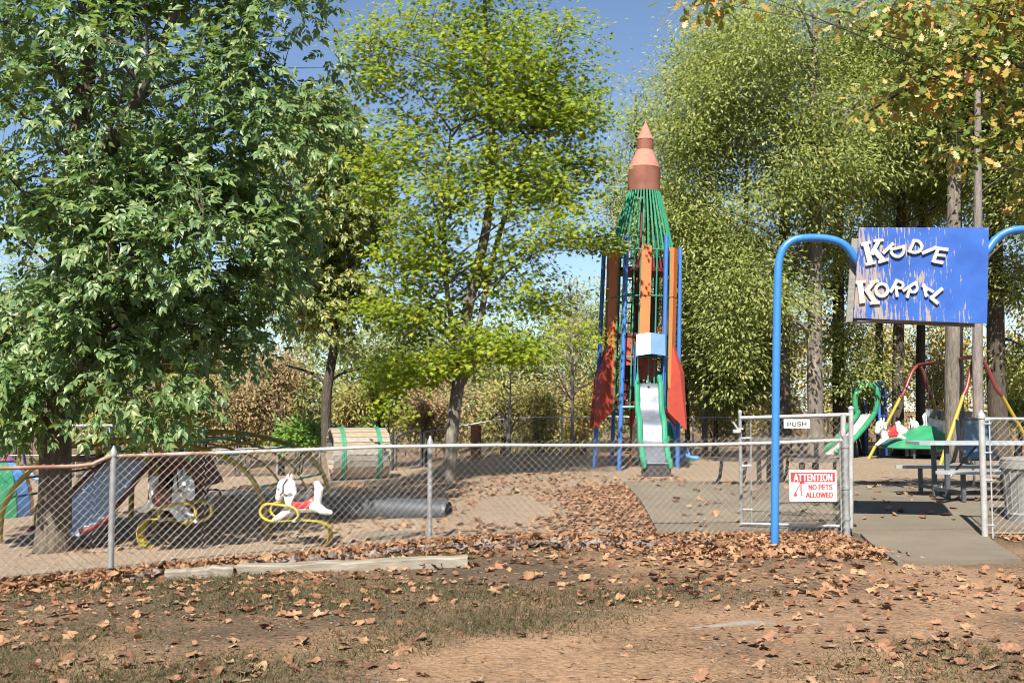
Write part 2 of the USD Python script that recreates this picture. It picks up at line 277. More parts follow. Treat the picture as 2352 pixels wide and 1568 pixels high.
paint('table_brown', (0.17, 0.155, 0.145), (0.11, 0.10, 0.092), 0.5, 0, 5, 0.04)
paint('leg_dark', (0.05, 0.045, 0.05), None, 0.5)
paint('leg_steel', (0.14, 0.16, 0.19), None, 0.45, 0.3)
paint('can_grey', (0.33, 0.335, 0.32), (0.25, 0.255, 0.245), 0.45, 0.1, 3, 0.03, stretch=(6, 6, 0.5))
paint('rubber_grey', (0.13, 0.155, 0.18), (0.1, 0.12, 0.14), 0.55, 0, 5)
paint('chain_dark', (0.10, 0.10, 0.10), None, 0.5, 0.5)
paint('chair_blue', (0.20, 0.30, 0.36), (0.15, 0.23, 0.28), 0.45, 0, 4)
paint('sign_white', (0.74, 0.74, 0.73), (0.66, 0.66, 0.65), 0.4, 0, 4, 0.01)
paint('sign_red', (0.60, 0.045, 0.05), (0.55, 0.05, 0.05), 0.4, 0, 4, 0.01)
paint('sign_black', (0.04, 0.04, 0.045), None, 0.5)
paint('letter_white', (0.70, 0.66, 0.58), (0.42, 0.38, 0.33), 0.6, 0, 18, 0.1, 0.22)
paint('purple_plastic', (0.42, 0.16, 0.30), None, 0.4)
paint('plastic_blue', (0.10, 0.30, 0.72), (0.08, 0.25, 0.62), 0.35, gain=.85)
paint('plastic_green', (0.05, 0.34, 0.17), (0.035, 0.25, 0.12), 0.35, 0, 3)
paint('plastic_orange', (0.75, 0.17, 0.05), None, 0.35)
paint('weathered_wood', (0.44, 0.41, 0.36), (0.27, 0.235, 0.19), 0.85, 0, 5, 0.35, 0.45, 0.2, stretch=(1, 5, 5))
paint('weathered_wood_warm', (0.45, 0.36, 0.26), (0.3, 0.23, 0.165), 0.85, 0, 5, 0.35, 0.45, 0.2, stretch=(1, 5, 5))
paint('weathered_wood_grey', (0.36, 0.35, 0.325), (0.24, 0.22, 0.19), 0.85, 0, 5, 0.35, 0.45, 0.2, stretch=(1, 5, 5))
paint('barrel_inside', (0.15, 0.09, 0.05), (0.10, 0.06, 0.035), 0.9, 0, 4)
paint('timber_pale', (0.40, 0.36, 0.295), (0.17, 0.145, 0.11), 0.85, 0, 3, 0.4, 0.5, 0.2, stretch=(1, 7, 7))
paint('post_wood', (0.33, 0.15, 0.09), (0.23, 0.10, 0.06), 0.85, 0, 4, 0.3, 0.4, 0.2, stretch=(5, 5, 0.8))
paint('root_grey', (0.24, 0.21, 0.18), (0.14, 0.12, 0.10), 0.9, 0, 6, 0.4)
paint('petal_gravel', (0.30, 0.29, 0.28), (0.15, 0.145, 0.14), 0.9, 0, 14, 0.5)
# weathered blue sign board: bare wood shows through in vertical flakes
mat('sign_blue', {'ge': ('geometry', {}), 'mp': ('mapping', {'scale': (46, 46, 5.0)}), 'n': ('noise_texture', {'scale': 1.0, 'detail': 5, 'roughness': 0.6}), 'n2': ('noise_texture', {'scale': 3.2, 'detail': 3}), 'sx': ('separate_xyz', {}),
                  'mr': ('map_range', {'from_min': 5.15, 'from_max': 4.0, 'to_min': -0.17, 'to_max': 0.0}), 'q': ('math', {'math_type': 'multiply_add', 'value2': 0.48}), 'a': ('math', {'math_type': 'add'}),
                  'fl': ('rgb_ramp', {'ramp': [(0.725, (0, 0, 0)), (0.75, (1, 1, 1))]}), 'bl': ('rgb_ramp', {'ramp': [(0.3, (0.011, 0.050, 0.23)), (0.7, (0.022, 0.085, 0.32))]}), 'wd': ('rgb_ramp', {'ramp': [(0.3, (0.15, 0.12, 0.11)), (0.7, (0.24, 0.20, 0.175))]}),
                  'm': ('mix', {}), 'b': ('bump', {'strength': 0.4, 'distance': 0.004, 'invert': True}), 'p': ('principled_bsdf', {'roughness': 0.5, 'specular_ior_level': 0.35})},
    [('ge.position', 'mp.vector'), ('mp.vector', 'n.vector'), ('ge.position', 'n2.vector'), ('ge.position', 'sx.vector'), ('sx.x', 'mr.value'), ('n2.fac', 'q.value1'), ('n.fac', 'q.value3'), ('q.value', 'a.value1'), ('mr.result', 'a.value2'),
     ('a.value', 'fl.fac'), ('n2.fac', 'bl.fac'), ('n.fac', 'wd.fac'), ('fl.color', 'm.fac'), ('bl.color', 'm.color1'), ('wd.color', 'm.color2'), ('m.color', 'p.base_color'), ('fl.color', 'b.height'), ('b.normal', 'p.normal')], 'p.BSDF')
barkmat('bark_brown', (0.045, 0.036, 0.028), (0.20, 0.165, 0.13))
barkmat('bark_grey', (0.06, 0.052, 0.045), (0.27, 0.24, 0.205), 0.8)
barkmat('bark_dark', (0.03, 0.025, 0.02), (0.12, 0.10, 0.08), 0.8)
barkmat('bark_pale', (0.12, 0.105, 0.095), (0.29, 0.26, 0.24), 0.7)
leafmat('leaf_hickory', [(0.026, 0.055, 0.018), (0.042, 0.082, 0.027), (0.06, 0.10, 0.034), (0.085, 0.125, 0.042), (0.125, 0.135, 0.038)], 0.44, 0.45, 0.6, (1.2, 1.2, 0.6))
leafmat('leaf_hickory_far', [(0.045, 0.065, 0.02), (0.075, 0.10, 0.03), (0.115, 0.13, 0.04), (0.16, 0.14, 0.04)], 0.42, 0.42, 0.5)
leafmat('leaf_sweetgum', [(0.055, 0.09, 0.009), (0.085, 0.125, 0.010), (0.115, 0.15, 0.012), (0.14, 0.165, 0.013), (0.165, 0.14, 0.016)], 0.5, 0.5, 0.35, (1.2, 1.25, 0.6))
leafmat('leaf_willow_oak', [(0.055, 0.075, 0.020), (0.09, 0.112, 0.032), (0.135, 0.15, 0.048), (0.19, 0.185, 0.07)], 0.48, 0.45, 0.35)
leafmat('leaf_oak', [(0.035, 0.06, 0.014), (0.065, 0.095, 0.02), (0.115, 0.12, 0.025), (0.17, 0.12, 0.03), (0.24, 0.115, 0.05)], 0.38, 0.42, 0.45)
leafmat('leaf_bright', [(0.045, 0.09, 0.02), (0.07, 0.125, 0.025), (0.10, 0.15, 0.03)], 0.4)
leafmat('leaf_dry', [(0.085, 0.08, 0.034), (0.12, 0.105, 0.05), (0.165, 0.115, 0.065), (0.175, 0.085, 0.055)], 0.35, 0.7, 0.2, (1.1, 1.0, 0.8), 0.5)
leafmat('leaf_olive', [(0.07, 0.08, 0.025), (0.11, 0.115, 0.035), (0.17, 0.15, 0.05), (0.22, 0.15, 0.06)], 0.35, 0.6, 0.3, (1.15, 1.1, 0.8), 0.5)
leafmat('leaf_yellow', [(0.09, 0.095, 0.028), (0.14, 0.135, 0.036), (0.20, 0.16, 0.05), (0.20, 0.125, 0.05)], 0.4, 0.6, 0.3, (1.15, 1.05, 0.8), 0.5)
leafmat('leaf_fallen', [(0.13, 0.06, 0.033), (0.27, 0.14, 0.072), (0.37, 0.205, 0.11), (0.46, 0.29, 0.165), (0.35, 0.18, 0.10), (0.18, 0.08, 0.045), (0.44, 0.265, 0.15)], 0.15, 0.7, 0.25, (1.0, 0.9, 0.8), 0.1, 0.66)
leafmat('leaf_fallen_grey', [(0.16, 0.12, 0.10), (0.26, 0.215, 0.19), (0.33, 0.28, 0.25), (0.12, 0.08, 0.06)], 0.1, 0.75, 0.2, (1.0, 0.9, 0.8), 0.1, 0.66)
leafmat('grass_green', [(0.045, 0.058, 0.016), (0.075, 0.08, 0.028), (0.12, 0.105, 0.048), (0.17, 0.135, 0.075)], 0.25, 0.6, 0.3, (1.1, 1.1, 0.7), 0.5, 0.66)
leafmat('grass_dry', [(0.30, 0.25, 0.13), (0.38, 0.32, 0.18), (0.26, 0.22, 0.10)], 0.25, 0.7, 0.2, (1, 1, 1), 0.4)
for i, c in enumerate([(0.36, 0.205, 0.115), (0.29, 0.155, 0.085), (0.42, 0.27, 0.155), (0.2, 0.10, 0.06), (0.38, 0.20, 0.12)]):
    paint(f'dry_leaf_{"abcde"[i]}', c, tuple(0.6 * x for x in c), 0.7, 0, 30, 0.2, 0.5, 0.25)
# ------------------------------------------------------------------ ground
def sheet(xs, ys, fn):
    X, Y = np.meshgrid(xs, ys, indexing='ij'); Z = fn(X, Y); n, m = X.shape
    i, j = np.meshgrid(np.arange(n - 1), np.arange(m - 1), indexing='ij'); a = i * m + j
    q = np.stack([a, a + m, a + m + 1, a + 1], -1).reshape(-1, 4)
    return np.stack([X, Y, Z], -1).reshape(-1, 3), np.vstack([q[:, [0, 1, 2]], q[:, [0, 2, 3]]])
def far_axis(lo, hi, step, out):
    a = [hi]; d = step
    while a[-1] < out: d *= 1.3; a.append(a[-1] + d)
    b = [lo]; d = step
    while b[-1] > -out: d *= 1.3; b.append(b[-1] - d)
    return np.r_[b[::-1][:-1], np.arange(lo, hi, step), a]
one('ground', sheet(far_axis(-14, 18, 0.3, 600), far_axis(1, 42, 0.3, 600), g), 'lawn_soil', kind='structure', smooth=True)
FENCE = [(-7.4, 8.7), (-4.10, 10.3), (-0.97, 11.85), (4.11, 12.2)]      # line of the front fence on the ground
def fence_y(x):
    p = np.array(FENCE + [(5.9, 12.25), (20, 12.6)]); return np.interp(x, p[:, 0], p[:, 1])
U, Vv = np.meshgrid(np.linspace(-16, 17, 150), np.r_[np.linspace(0, 6, 32), np.linspace(6.3, 20, 50)], indexing='ij')
GX = U; GYs = np.maximum(fence_y(U), 9.2) + 0.25; GY = GYs + Vv * (30.0 - GYs) / 20.0
n_, m_ = U.shape; i_, j_ = np.meshgrid(np.arange(n_ - 1), np.arange(m_ - 1), indexing='ij'); a_ = i_ * m_ + j_
q_ = np.stack([a_, a_ + m_, a_ + m_ + 1, a_ + 1], -1).reshape(-1, 4)
one('gravel', (np.stack([GX, GY, g(GX, GY) + 0.012], -1).reshape(-1, 3), np.vstack([q_[:, [0, 1, 2]], q_[:, [0, 2, 3]]])), 'gravel_stone', kind='structure', smooth=True)
# concrete: picnic pad, path through the gate, low apron in front
PAD = [G(1510, 1228)[:2], G(1432, 1112)[:2]]
def slab(name, corners, top, thick, mt, label=None, nsub=8):
    # corners (4, xy) counter-clockwise; the top follows the ground at a height "top"
    c = np.array(corners, float); t = np.linspace(0, 1, nsub)
    S, T = np.meshgrid(t, t, indexing='ij')
    P = (c[0] * ((1 - S) * (1 - T))[..., None] + c[1] * (S * (1 - T))[..., None] + c[2] * (S * T)[..., None] + c[3] * ((1 - S) * T)[..., None])
    Z = g(P[..., 0], P[..., 1]) + top
    V = np.concatenate([np.stack([P[..., 0], P[..., 1], Z], -1).reshape(-1, 3), np.stack([P[..., 0], P[..., 1], Z - thick], -1).reshape(-1, 3)])
    i, j = np.meshgrid(np.arange(nsub - 1), np.arange(nsub - 1), indexing='ij'); a = (i * nsub + j).ravel(); N = nsub * nsub
    f = [np.stack([a, a + nsub, a + nsub + 1], 1), np.stack([a, a + nsub + 1, a + 1], 1)]
    for e in (np.arange(nsub), np.arange(nsub) * nsub, np.arange(nsub) + N - nsub, np.arange(nsub) * nsub + nsub - 1):
        f += [np.stack([e[:-1], e[1:], e[1:] + N], 1), np.stack([e[:-1], e[1:] + N, e[:-1] + N], 1)]
    return one(name, (V, np.vstack(f)), mt, kind='structure')
yp = PAD[0][1]
slab('pavement', [PAD[0], (9.5, yp + 0.25), (9.5, PAD[1][1] + 0.2), PAD[1]], 0.055, 0.2, 'concrete_slab', nsub=24)
p0, p1 = G(1972, 1232)[:2], G(2247, 1222)[:2]
slab('gate_path', [p0 + [0.0, 0.0], p1, (p1[0] + 0.25, yp + 0.2), (p0[0] - 0.12, yp + 0.2)], 0.035, 0.15, 'concrete_slab')
slab('apron', [G(2062, 1300)[:2], G(2347, 1294)[:2], p1 + [0.03, -0.012], p0 + [0.02, -0.012]], 0.045, 0.15, 'concrete_slab')
slab('bare_slab', [(-2.0, 12.55), (-1.35, 12.35), (-1.1, 12.75), (-1.8, 12.9)], 0.05, 0.15, 'concrete_slab')

# ------------------------------------------------------------------ leaves
DIAMOND = (np.array([[0, 0, 0], [.22, .45, .05], [0, 1, -.06], [-.22, .45, .05]]), np.array([[0, 1, 2], [0, 2, 3]]))
CURVED = (np.array([[0, 0, 0], [.235, .45, .06], [.0, .5, -.01], [-.235, .45, .06], [0, 1, -.12]]), np.array([[0, 1, 2], [1, 4, 2], [4, 3, 2], [3, 0, 2]]))
def star_tmpl():
    a = np.radians([-90, -38, 2, 22, 52, 70, 90, 110, 128, 158, 178, 218]); r = np.array([.12, .34, .62, .36, .82, .40, 1.0, .40, .82, .36, .62, .34]) * .62
    v = np.stack([np.cos(a) * r, np.sin(a) * r + .38, -0.16 * r ** 2], 1); n = len(a)
    return np.vstack([v, [[0, .38, .05]]]), np.array([[i, (i + 1) % n, n] for i in range(n)])
STAR = star_tmpl()
def oak_tmpl():
    y = np.array([0, .16, .27, .38, .50, .62, .74, .86, 1.0]); w = np.array([.02, .12, .10, .30, .15, .36, .17, .22, .03])
    v = np.vstack([np.stack([w, y, .1 * w], 1), np.stack([-w[::-1], y[::-1], .1 * w[::-1]], 1)]); k = len(y)
    f = []
    for i in range(k - 1): a, b, c, d = i, i + 1, 2 * k - 2 - i, 2 * k - 1 - i; f += [[a, b, c], [a, c, d]]
    return v, np.array(f)
OAK = oak_tmpl()
def leaves(P, D, N, S, tmpl):
    tv, tf = tmpl; D = unit(D); N = unit(N - D * (N * D).sum(1, keepdims=True)); B = np.cross(D, N); S = np.broadcast_to(S, (len(P),))
    V = P[:, None] + S[:, None, None] * (tv[None, :, :1] * B[:, None] + tv[None, :, 1:2] * D[:, None] + tv[None, :, 2:] * N[:, None])
    return V.reshape(-1, 3), (tf[None] + (np.arange(len(P)) * len(tv))[:, None, None]).reshape(-1, 3)
def centres(rng, ells, n, gap=0.33, freq=0.8, seed=1, shell=0.45, wexp=0.8):
    # ells: (centre, radii); places for the leafy twig ends, with holes between them
    vol = np.array([e[1][0] * e[1][1] * e[1][2] for e in ells]) ** wexp; k = rng.choice(len(ells), n * 4, p=vol / vol.sum())
    c = np.array([e[0] for e in ells])[k]; r = np.array([e[1] for e in ells])[k]
    d = unit(rng.normal(size=(n * 4, 3))); rad = rng.random((n * 4, 1)) ** shell
    p = c + d * rad * r
    keep = meshkit.fbm(p * freq, 2, seed) > gap
    keep &= p[:, 2] > 0.3
    return p[keep][:n], (d * rad)[keep][:n]
def spray(rng, C, O, n, sr, flat, size, tmpl, droop=0.35, up=0.9, jit=0.3):
    # n leaves round each centre, pointing away from it and hanging; O = way out of the crown
    m = len(C) * n
    off = rng.normal(size=(m, 3)) * np.array([sr, sr, sr * flat]); P = np.repeat(C, n, 0) + off
    D = unit(off) + 0.5 * rng.normal(size=(m, 3)) + 0.5 * np.repeat(O, n, 0) + [0, 0, -droop]
    Nn = np.array([0, 0, up]) + 0.5 * rng.normal(size=(m, 3)) + 0.35 * np.repeat(O, n, 0) + 0.7 * _d
    return leaves(P, D, Nn, size * (1 + jit * (rng.random(m) * 2 - 1)), tmpl)
def compound(rng, C, O, n, sr, L, lf, tmpl=CURVED):
    # compound leaves of seven leaflets fanned from shoot ends
    m = len(C) * n
    out = np.repeat(unit(O + [0, 0, 0.05]), n, 0)
    off = rng.normal(size=(m, 3)) * [sr, sr, sr * .7]; P = np.repeat(C, n, 0) + off
    D = unit(0.75 * out + 0.75 * rng.normal(size=(m, 3)) + unit(off) * 0.4 + [0, 0, -0.12])
    Nn = np.array([0, 0, 0.5]) + 0.35 * rng.normal(size=(m, 3)) + 0.25 * out + 0.9 * _d
    Nn = unit(Nn - D * (Nn * D).sum(1, keepdims=True)); B = np.cross(D, Nn)
    Ps, Ds, Ns, Ss = [], [], [], []
    Ls = L * (0.75 + 0.5 * rng.random(m))
    for t, side, s in ((1.0, 0, 1.1), (.92, 1, 1.0), (.92, -1, 1.0), (.62, 1, .85), (.62, -1, .85), (.34, 1, .6), (.34, -1, .6)):
        pos = P + D * (Ls * t)[:, None] + [0, 0, -1] * (Ls * 0.18 * t * t)[:, None]
        dd = D + side * 1.15 * B + 0.18 * rng.normal(size=(m, 3)) + [0, 0, -0.35 - 0.2 * t]
        Ps.append(pos); Ds.append(dd); Ns.append(Nn + 0.3 * rng.normal(size=(m, 3))); Ss.append(lf * s * (0.8 + 0.4 * rng.random(m)))
    return leaves(np.vstack(Ps), np.vstack(Ds), np.vstack(Ns), np.concatenate(Ss), tmpl)
def limbs(rng, trunk, C, k, r0, zmin, sag=0.15, twig=0.008, zback=0.45, max_twig=2.5):
    # limbs from the trunk to k of the crown's places, then a twig to every place
    mb = MB(); tr = np.asarray(trunk); samples = [tr[tr[:, 2] > zmin]]
    pick = rng.choice(len(C), min(k, len(C)), replace=False)
    for i in pick:
        e = C[i]; hz = np.hypot(*(e - tr[np.argmin(abs(tr[:, 2] - e[2]))])[:2])
        zs = max(zmin, e[2] - zback * hz - 0.3); s = tr[np.argmin(abs(tr[:, 2] - zs))]
        mid = (s + e) / 2 + [0, 0, sag * np.linalg.norm(e - s)] + rng.normal(size=3) * 0.06 * np.linalg.norm(e - s)
        t = np.linspace(0, 1, 9)[:, None]; p = s * (1 - t) ** 2 + 2 * mid * t * (1 - t) + e * t * t
        mb.tube(p, np.linspace(r0 * (0.6 + 0.4 * rng.random()), r0 * 0.18, 9), 5, False); samples.append(p[2:])
    from scipy.spatial import cKDTree
    S = np.vstack(samples); d, j = cKDTree(S).query(C); ok = (d > 0.05) & (d < max_twig)
    if ok.any(): mb.add(*segs_geo(S[j[ok]], C[ok], twig, twig * .45))
    return mb
def bark_tube(pts, rad, n=26, sides=14, flare=0.0, amp=0.06, seed=0):
    p = spline(pts, n); t = np.linspace(0, 1, n); r = np.interp(t, np.linspace(0, 1, len(rad)), rad)
    h = p[:, 2] - p[0, 2]; r = r * (1 + flare * np.exp(-h / 0.22))
    V, f = tube_geo(p, r, sides, True)
    ctr = np.repeat(p, sides, 0); dv = V[:len(ctr)] - ctr
    V[:len(ctr)] = ctr + dv * (1 + amp * 2 * (meshkit.fbm(V[:len(ctr)] * [3.5, 3.5, 1.2], 2, seed) - .5))[:, None]
    return V, f, p
def ell(px, py, Y, rx, ry, dep): s = Y / F; return (W(px, py, Y), (rx * s, dep, ry * s))
def tree(name, label, base, trunks, ells, ncl, nleaf, size, tmpl, leaf, bark, seed, group=None, sr=0.35, flat=0.55, gap=0.33, freq=0.8, nlimb=14, limb_r=0.05, zmin=2.0, droop=0.35, cat='tree', comp=None, zback=.45, flare=0.25, up=.9, shell=.45, twig=.008, sag=.15, max_twig=2.5, wexp=.8):
    rng = np.random.default_rng(seed); t = Thing(name, label, cat, base, group)
    mb, path = MB(), None
    for pts, rad in trunks:
        V, f, p = bark_tube(pts, rad, seed=seed, flare=flare if path is None else 0, sides=18 if rad[0] > .15 else 9); mb.add(V, f); path = p if path is None else np.vstack([path, p])
    tk = t.part('trunk', mb, bark, True)
    C, O = centres(rng, ells, ncl, gap, freq, seed, shell, wexp)
    lb = limbs(rng, path, C, nlimb, limb_r, zmin, zback=zback, twig=twig, sag=sag, max_twig=max_twig)
    t.part('branches', lb, 'bark_dark' if bark == 'bark_pale' else bark, False, kind='stuff')
    if comp: geo = compound(rng, C, O, nleaf, sr, comp[0], comp[1])
    else: geo = spray(rng, C, O, nleaf, sr, flat, size, tmpl, droop, up)
    t.part('crown', geo, leaf, False, kind='stuff')
    return t

# ------------------------------------------------------------------ trees
# big hickory on the left, right behind the fence
b = G(120, 1268); YL = b[1]
tree('hickory_tree', 'big dark green tree with thick furrowed trunk just behind the fence', b,
     [([b + [0, 0, -.15], b + [0.0, 0.02, .8], W(128, 900, YL), W(145, 600, YL), W(190, 250, YL + .1), W(215, -150, YL + .2)], [.20, .185, .175, .14, .10, .05]),
      ([W(150, 560, YL), W(260, 330, YL - .3), W(390, 60, YL - .4), W(450, -200, YL - .3)], [.10, .08, .055, .03])],
     [ell(230, 260, YL, 400, 380, 2.3), ell(70, 660, YL - .1, 300, 250, 1.9), ell(400, 560, YL - .4, 280, 240, 1.7), ell(310, 800, YL - .8, 200, 170, 1.0), ell(10, 860, YL - .2, 150, 140, 1.2), ell(170, 915, YL - .6, 170, 80, .6), ell(350, 935, YL - .7, 90, 70, .5), ell(90, 960, YL - .3, 80, 40, .5),
      ell(600, 320, YL + .2, 200, 300, 1.6), ell(660, 90, YL + .2, 130, 220, 1.4), ell(520, 730, YL + .1, 130, 140, 1.1), ell(250, -300, YL, 480, 300, 2.3)],
     1800, 6, 0, None, 'leaf_hickory', 'bark_brown', 11, sr=.13, gap=.455, freq=1.15, nlimb=60, limb_r=.035, zmin=1.7, comp=(.18, .125), flare=.35, shell=.33, zback=.3, max_twig=.7)
# second hickory, farther back behind the barrel
b = G(748, 1010); b = ground_at((748 - CX) * 25.5 / F, 25.5); Y2 = 25.5
tree('slender_hickory', 'slender tree with a forked dark trunk rising behind the wooden barrel', b,
     [([b + [0, 0, -.2], W(749, 950, Y2), W(753, 880, Y2), W(768, 790, Y2), W(765, 600, Y2), W(780, 400, Y2), W(775, 230, Y2)], [.145, .135, .12, .105, .085, .06, .03]),
      ([W(751, 885, Y2), W(725, 862, Y2), W(690, 848, Y2), W(655, 838, Y2 - .3)], [.05, .045, .035, .02]), ([W(754, 880, Y2), W(785, 858, Y2), W(825, 848, Y2 + .2)], [.045, .035, .02])],
     [ell(780, 470, Y2, 120, 220, 1.5), ell(700, 630, Y2, 105, 130, 1.3), ell(820, 590, Y2, 80, 140, 1.2), ell(740, 320, Y2, 80, 110, 1.1), ell(650, 480, Y2 + .5, 90, 170, 1.2), ell(760, 740, Y2, 60, 80, .8)],
     1000, 6, 0, None, 'leaf_hickory_far', 'bark_dark', 12, sr=.22, gap=.40, freq=1.1, nlimb=26, limb_r=.035, zmin=2.6, comp=(.22, .165), zback=.6)
# sweetgum in the middle
b = G(1030, 1108); Y3 = b[1]
def c3(px, py, rx, ry, dep, dy=0): return ell(px, py, Y3 + dy, rx, ry, dep)
tree('sweetgum_tree', 'tall yellow green tree with star leaves and a twin trunk between barrel and rocket', b,
     [([b + [0, 0, -.2], W(1033, 1060, Y3), W(1042, 960, Y3), W(1055, 860, Y3), W(1072, 720, Y3), W(1110, 560, Y3), W(1130, 380, Y3), W(1122, 150, Y3), W(1112, -100, Y3)], [.145, .135, .125, .115, .095, .075, .06, .045, .03]),
      ([W(1050, 900, Y3), W(1078, 840, Y3), W(1100, 750, Y3), W(1128, 610, Y3 + .2), W(1165, 480, Y3 + .3), W(1215, 330, Y3 + .3), W(1260, 180, Y3 + .3)], [.075, .07, .065, .055, .045, .03, .02]),
      ([W(1054, 820, Y3), W(1038, 740, Y3 - .1), W(1024, 640, Y3 - .1), W(1022, 480, Y3 - .2), W(1035, 300, Y3 - .2)], [.06, .055, .05, .035, .02])],
     [c3(1080, 120, 240, 200, 2.0), c3(1270, 170, 150, 150, 1.4), c3(1330, 270, 90, 70, .8), c3(920, 380, 110, 130, 1.2), c3(1050, 430, 190, 140, 1.7), c3(1260, 430, 140, 80, 1.2), c3(1265, 535, 115, 45, .9, -1), c3(1385, 562, 50, 24, .5, 1.2),
      c3(950, 600, 100, 80, 1.2), c3(1110, 620, 170, 90, 1.5), c3(1250, 690, 100, 32, .9), c3(1280, 765, 110, 34, .8, -.3), c3(980, 740, 120, 50, 1.2), c3(1120, 790, 120, 36, 1.1), c3(1010, 830, 110, 32, 1.0), c3(1200, 810, 90, 30, .8), c3(900, 720, 90, 38, 1.0), c3(920, 850, 90, 40, 1.0), c3(860, 130, 70, 100, .9), c3(1060, -200, 240, 180, 1.8), c3(1180, 300, 170, 150, 1.6), c3(1330, 375, 80, 30, .6)],
     1700, 28, .135, STAR, 'leaf_sweetgum', 'bark_grey', 13, sr=.25, flat=.34, gap=.425, freq=.95, nlimb=60, limb_r=.03, zmin=2.2, droop=.25, zback=.55, up=1.2, max_twig=1.0, wexp=.55)
# wood on the right: willow oaks
def wood(px, Y, wpx, label, seed, ells, ncl, top=30, lean=0, bark='bark_grey', leaf='leaf_willow_oak', nl=84, name='willow_oak', sz=.125, nlimb=26):
    b = ground_at((px - CX) * Y / F, Y); r = wpx * Y / F / 2
    tr = [b + [0, 0, -.2], W(px + lean * .3, 900, Y), W(px + lean * .6, 650, Y), W(px + lean, 350, Y), W(px + lean * 1.2, top, Y)]
    return tree(name, label, b, [(tr, [r * 1.1, r, r * .85, r * .65, r * .35])], [ell(x, y, Y + dy, rx, ry, d) for x, y, dy, rx, ry, d in ells], ncl, nl, sz, DIAMOND, leaf, bark, seed,
                group=None, sr=.42, flat=.5, gap=.425, freq=.62, nlimb=nlimb, limb_r=r * .3, zmin=3.6, droop=.5, zback=.35, up=.75, twig=.012, shell=.5, max_twig=1.2)
wood(1872, 27, 34, 'thick straight oak trunk with bright bark right of the blue arch pole', 21, [(1650, 300, 0, 160, 200, 2.4), (1760, 120, 0, 200, 180, 2.5), (1600, 560, 0, 120, 130, 1.8), (1760, 430, 0, 180, 180, 2.4), (1560, 420, 0, 75, 170, 1.2), (1720, 680, -1, 150, 110, 1.8), (1900, 300, 0, 180, 200, 2.2), (1680, 820, -1, 90, 90, 1.2)], 760)
wood(1802, 30, 25, 'oak trunk standing just behind the blue arch pole', 22, [(1600, 250, 1, 150, 150, 2.2), (1520, 470, 0, 85, 120, 1.3), (1650, 620, 1, 130, 140, 2), (1600, 760, 1, 90, 80, 1.4), (1860, 560, -1, 110, 110, 1.6), (1700, 60, 1, 150, 120, 2)], 560, bark='bark_brown')
wood(1926, 31, 26, 'oak with ivy green low boughs left of the blue sign board', 23, [(1950, 150, 0, 200, 200, 2.4), (2000, 400, 0, 170, 150, 2.2), (1930, 620, 1, 80, 120, 1.4), (1950, 760, -1, 75, 80, 1.0), (1960, 870, -1, 80, 45, 1.0)], 540, bark='bark_dark')
wood(2020, 36, 17, 'thin oak trunk seen under the left end of the sign board', 24, [(2050, 200, 0, 150, 200, 2.4), (2080, 420, 0, 120, 150, 2.2), (2030, 700, 0, 70, 60, 1.2)], 330, bark='bark_brown')
wood(2058, 30, 25, 'dark oak trunk left of the swing frame top', 25, [(2150, 120, 1, 190, 200, 2.4), (2120, 400, 1, 160, 140, 2), (2010, 640, 1, 60, 70, 1)], 420, bark='bark_dark', lean=14)
wood(2112, 32, 20, 'slim dark trunk behind the far end of the swing frame', 26, [(2250, 150, 0, 180, 180, 2.4), (2200, 420, 0, 150, 120, 2)], 360, bark='bark_dark', lean=8)
wood(2192, 26, 40, 'thickest grey oak trunk behind the middle of the swing frame', 27, [(2230, 200, 1, 200, 200, 2.4), (2330, 350, 1, 160, 180, 2.2), (2110, 280, 1, 140, 150, 2)], 520)
wood(2246, 24, 23, 'pale straight trunk right of the sign board end', 28, [(2330, 100, 1, 150, 180, 2.4), (2400, 420, 1, 130, 160, 2)], 260, bark='bark_pale', nlimb=4)
wood(2294, 27, 40, 'dark leaning trunk at the right edge behind the swing frame', 29, [(2380, 300, 0, 150, 200, 2.2), (2330, 640, 0, 110, 70, 1.5), (2340, 830, 1, 90, 70, 1.3)], 420, bark='bark_dark', lean=-14)
wood(1580, 34, 11, 'thin crooked trunk right of the rocket fin', 30, [(1600, 700, 0, 100, 110, 1.6), (1570, 560, 0, 70, 100, 1.4), (1610, 850, 0, 80, 60, 1.3)], 300, top=520, lean=-14, bark='bark_dark')
wood(1618, 33, 12, 'thin straight trunk between rocket and picnic bench', 31, [(1660, 720, 0, 90, 100, 1.4), (1640, 560, 0, 90, 90, 1.4), (1700, 880, 0, 60, 50, 1.2)], 260, top=560, bark='bark_grey')
wood(1705, 34, 10, 'small bushy oak with bare low twigs left of the gate post', 32, [(1730, 800, 0, 80, 110, 1.5), (1690, 900, 0, 70, 50, 1.2)], 220, top=700, lean=10, bark='bark_dark', leaf='leaf_olive')
wood(1460, 38, 14, 'dark narrow oak whose top sticks out left of the rocket nose', 33, [(1480, 290, 0, 38, 90, .9), (1440, 370, 0, 50, 60, .9), (1510, 500, 0, 70, 160, 1.4), (1420, 470, 0, 36, 60, .9)], 230, top=220, bark='bark_dark')
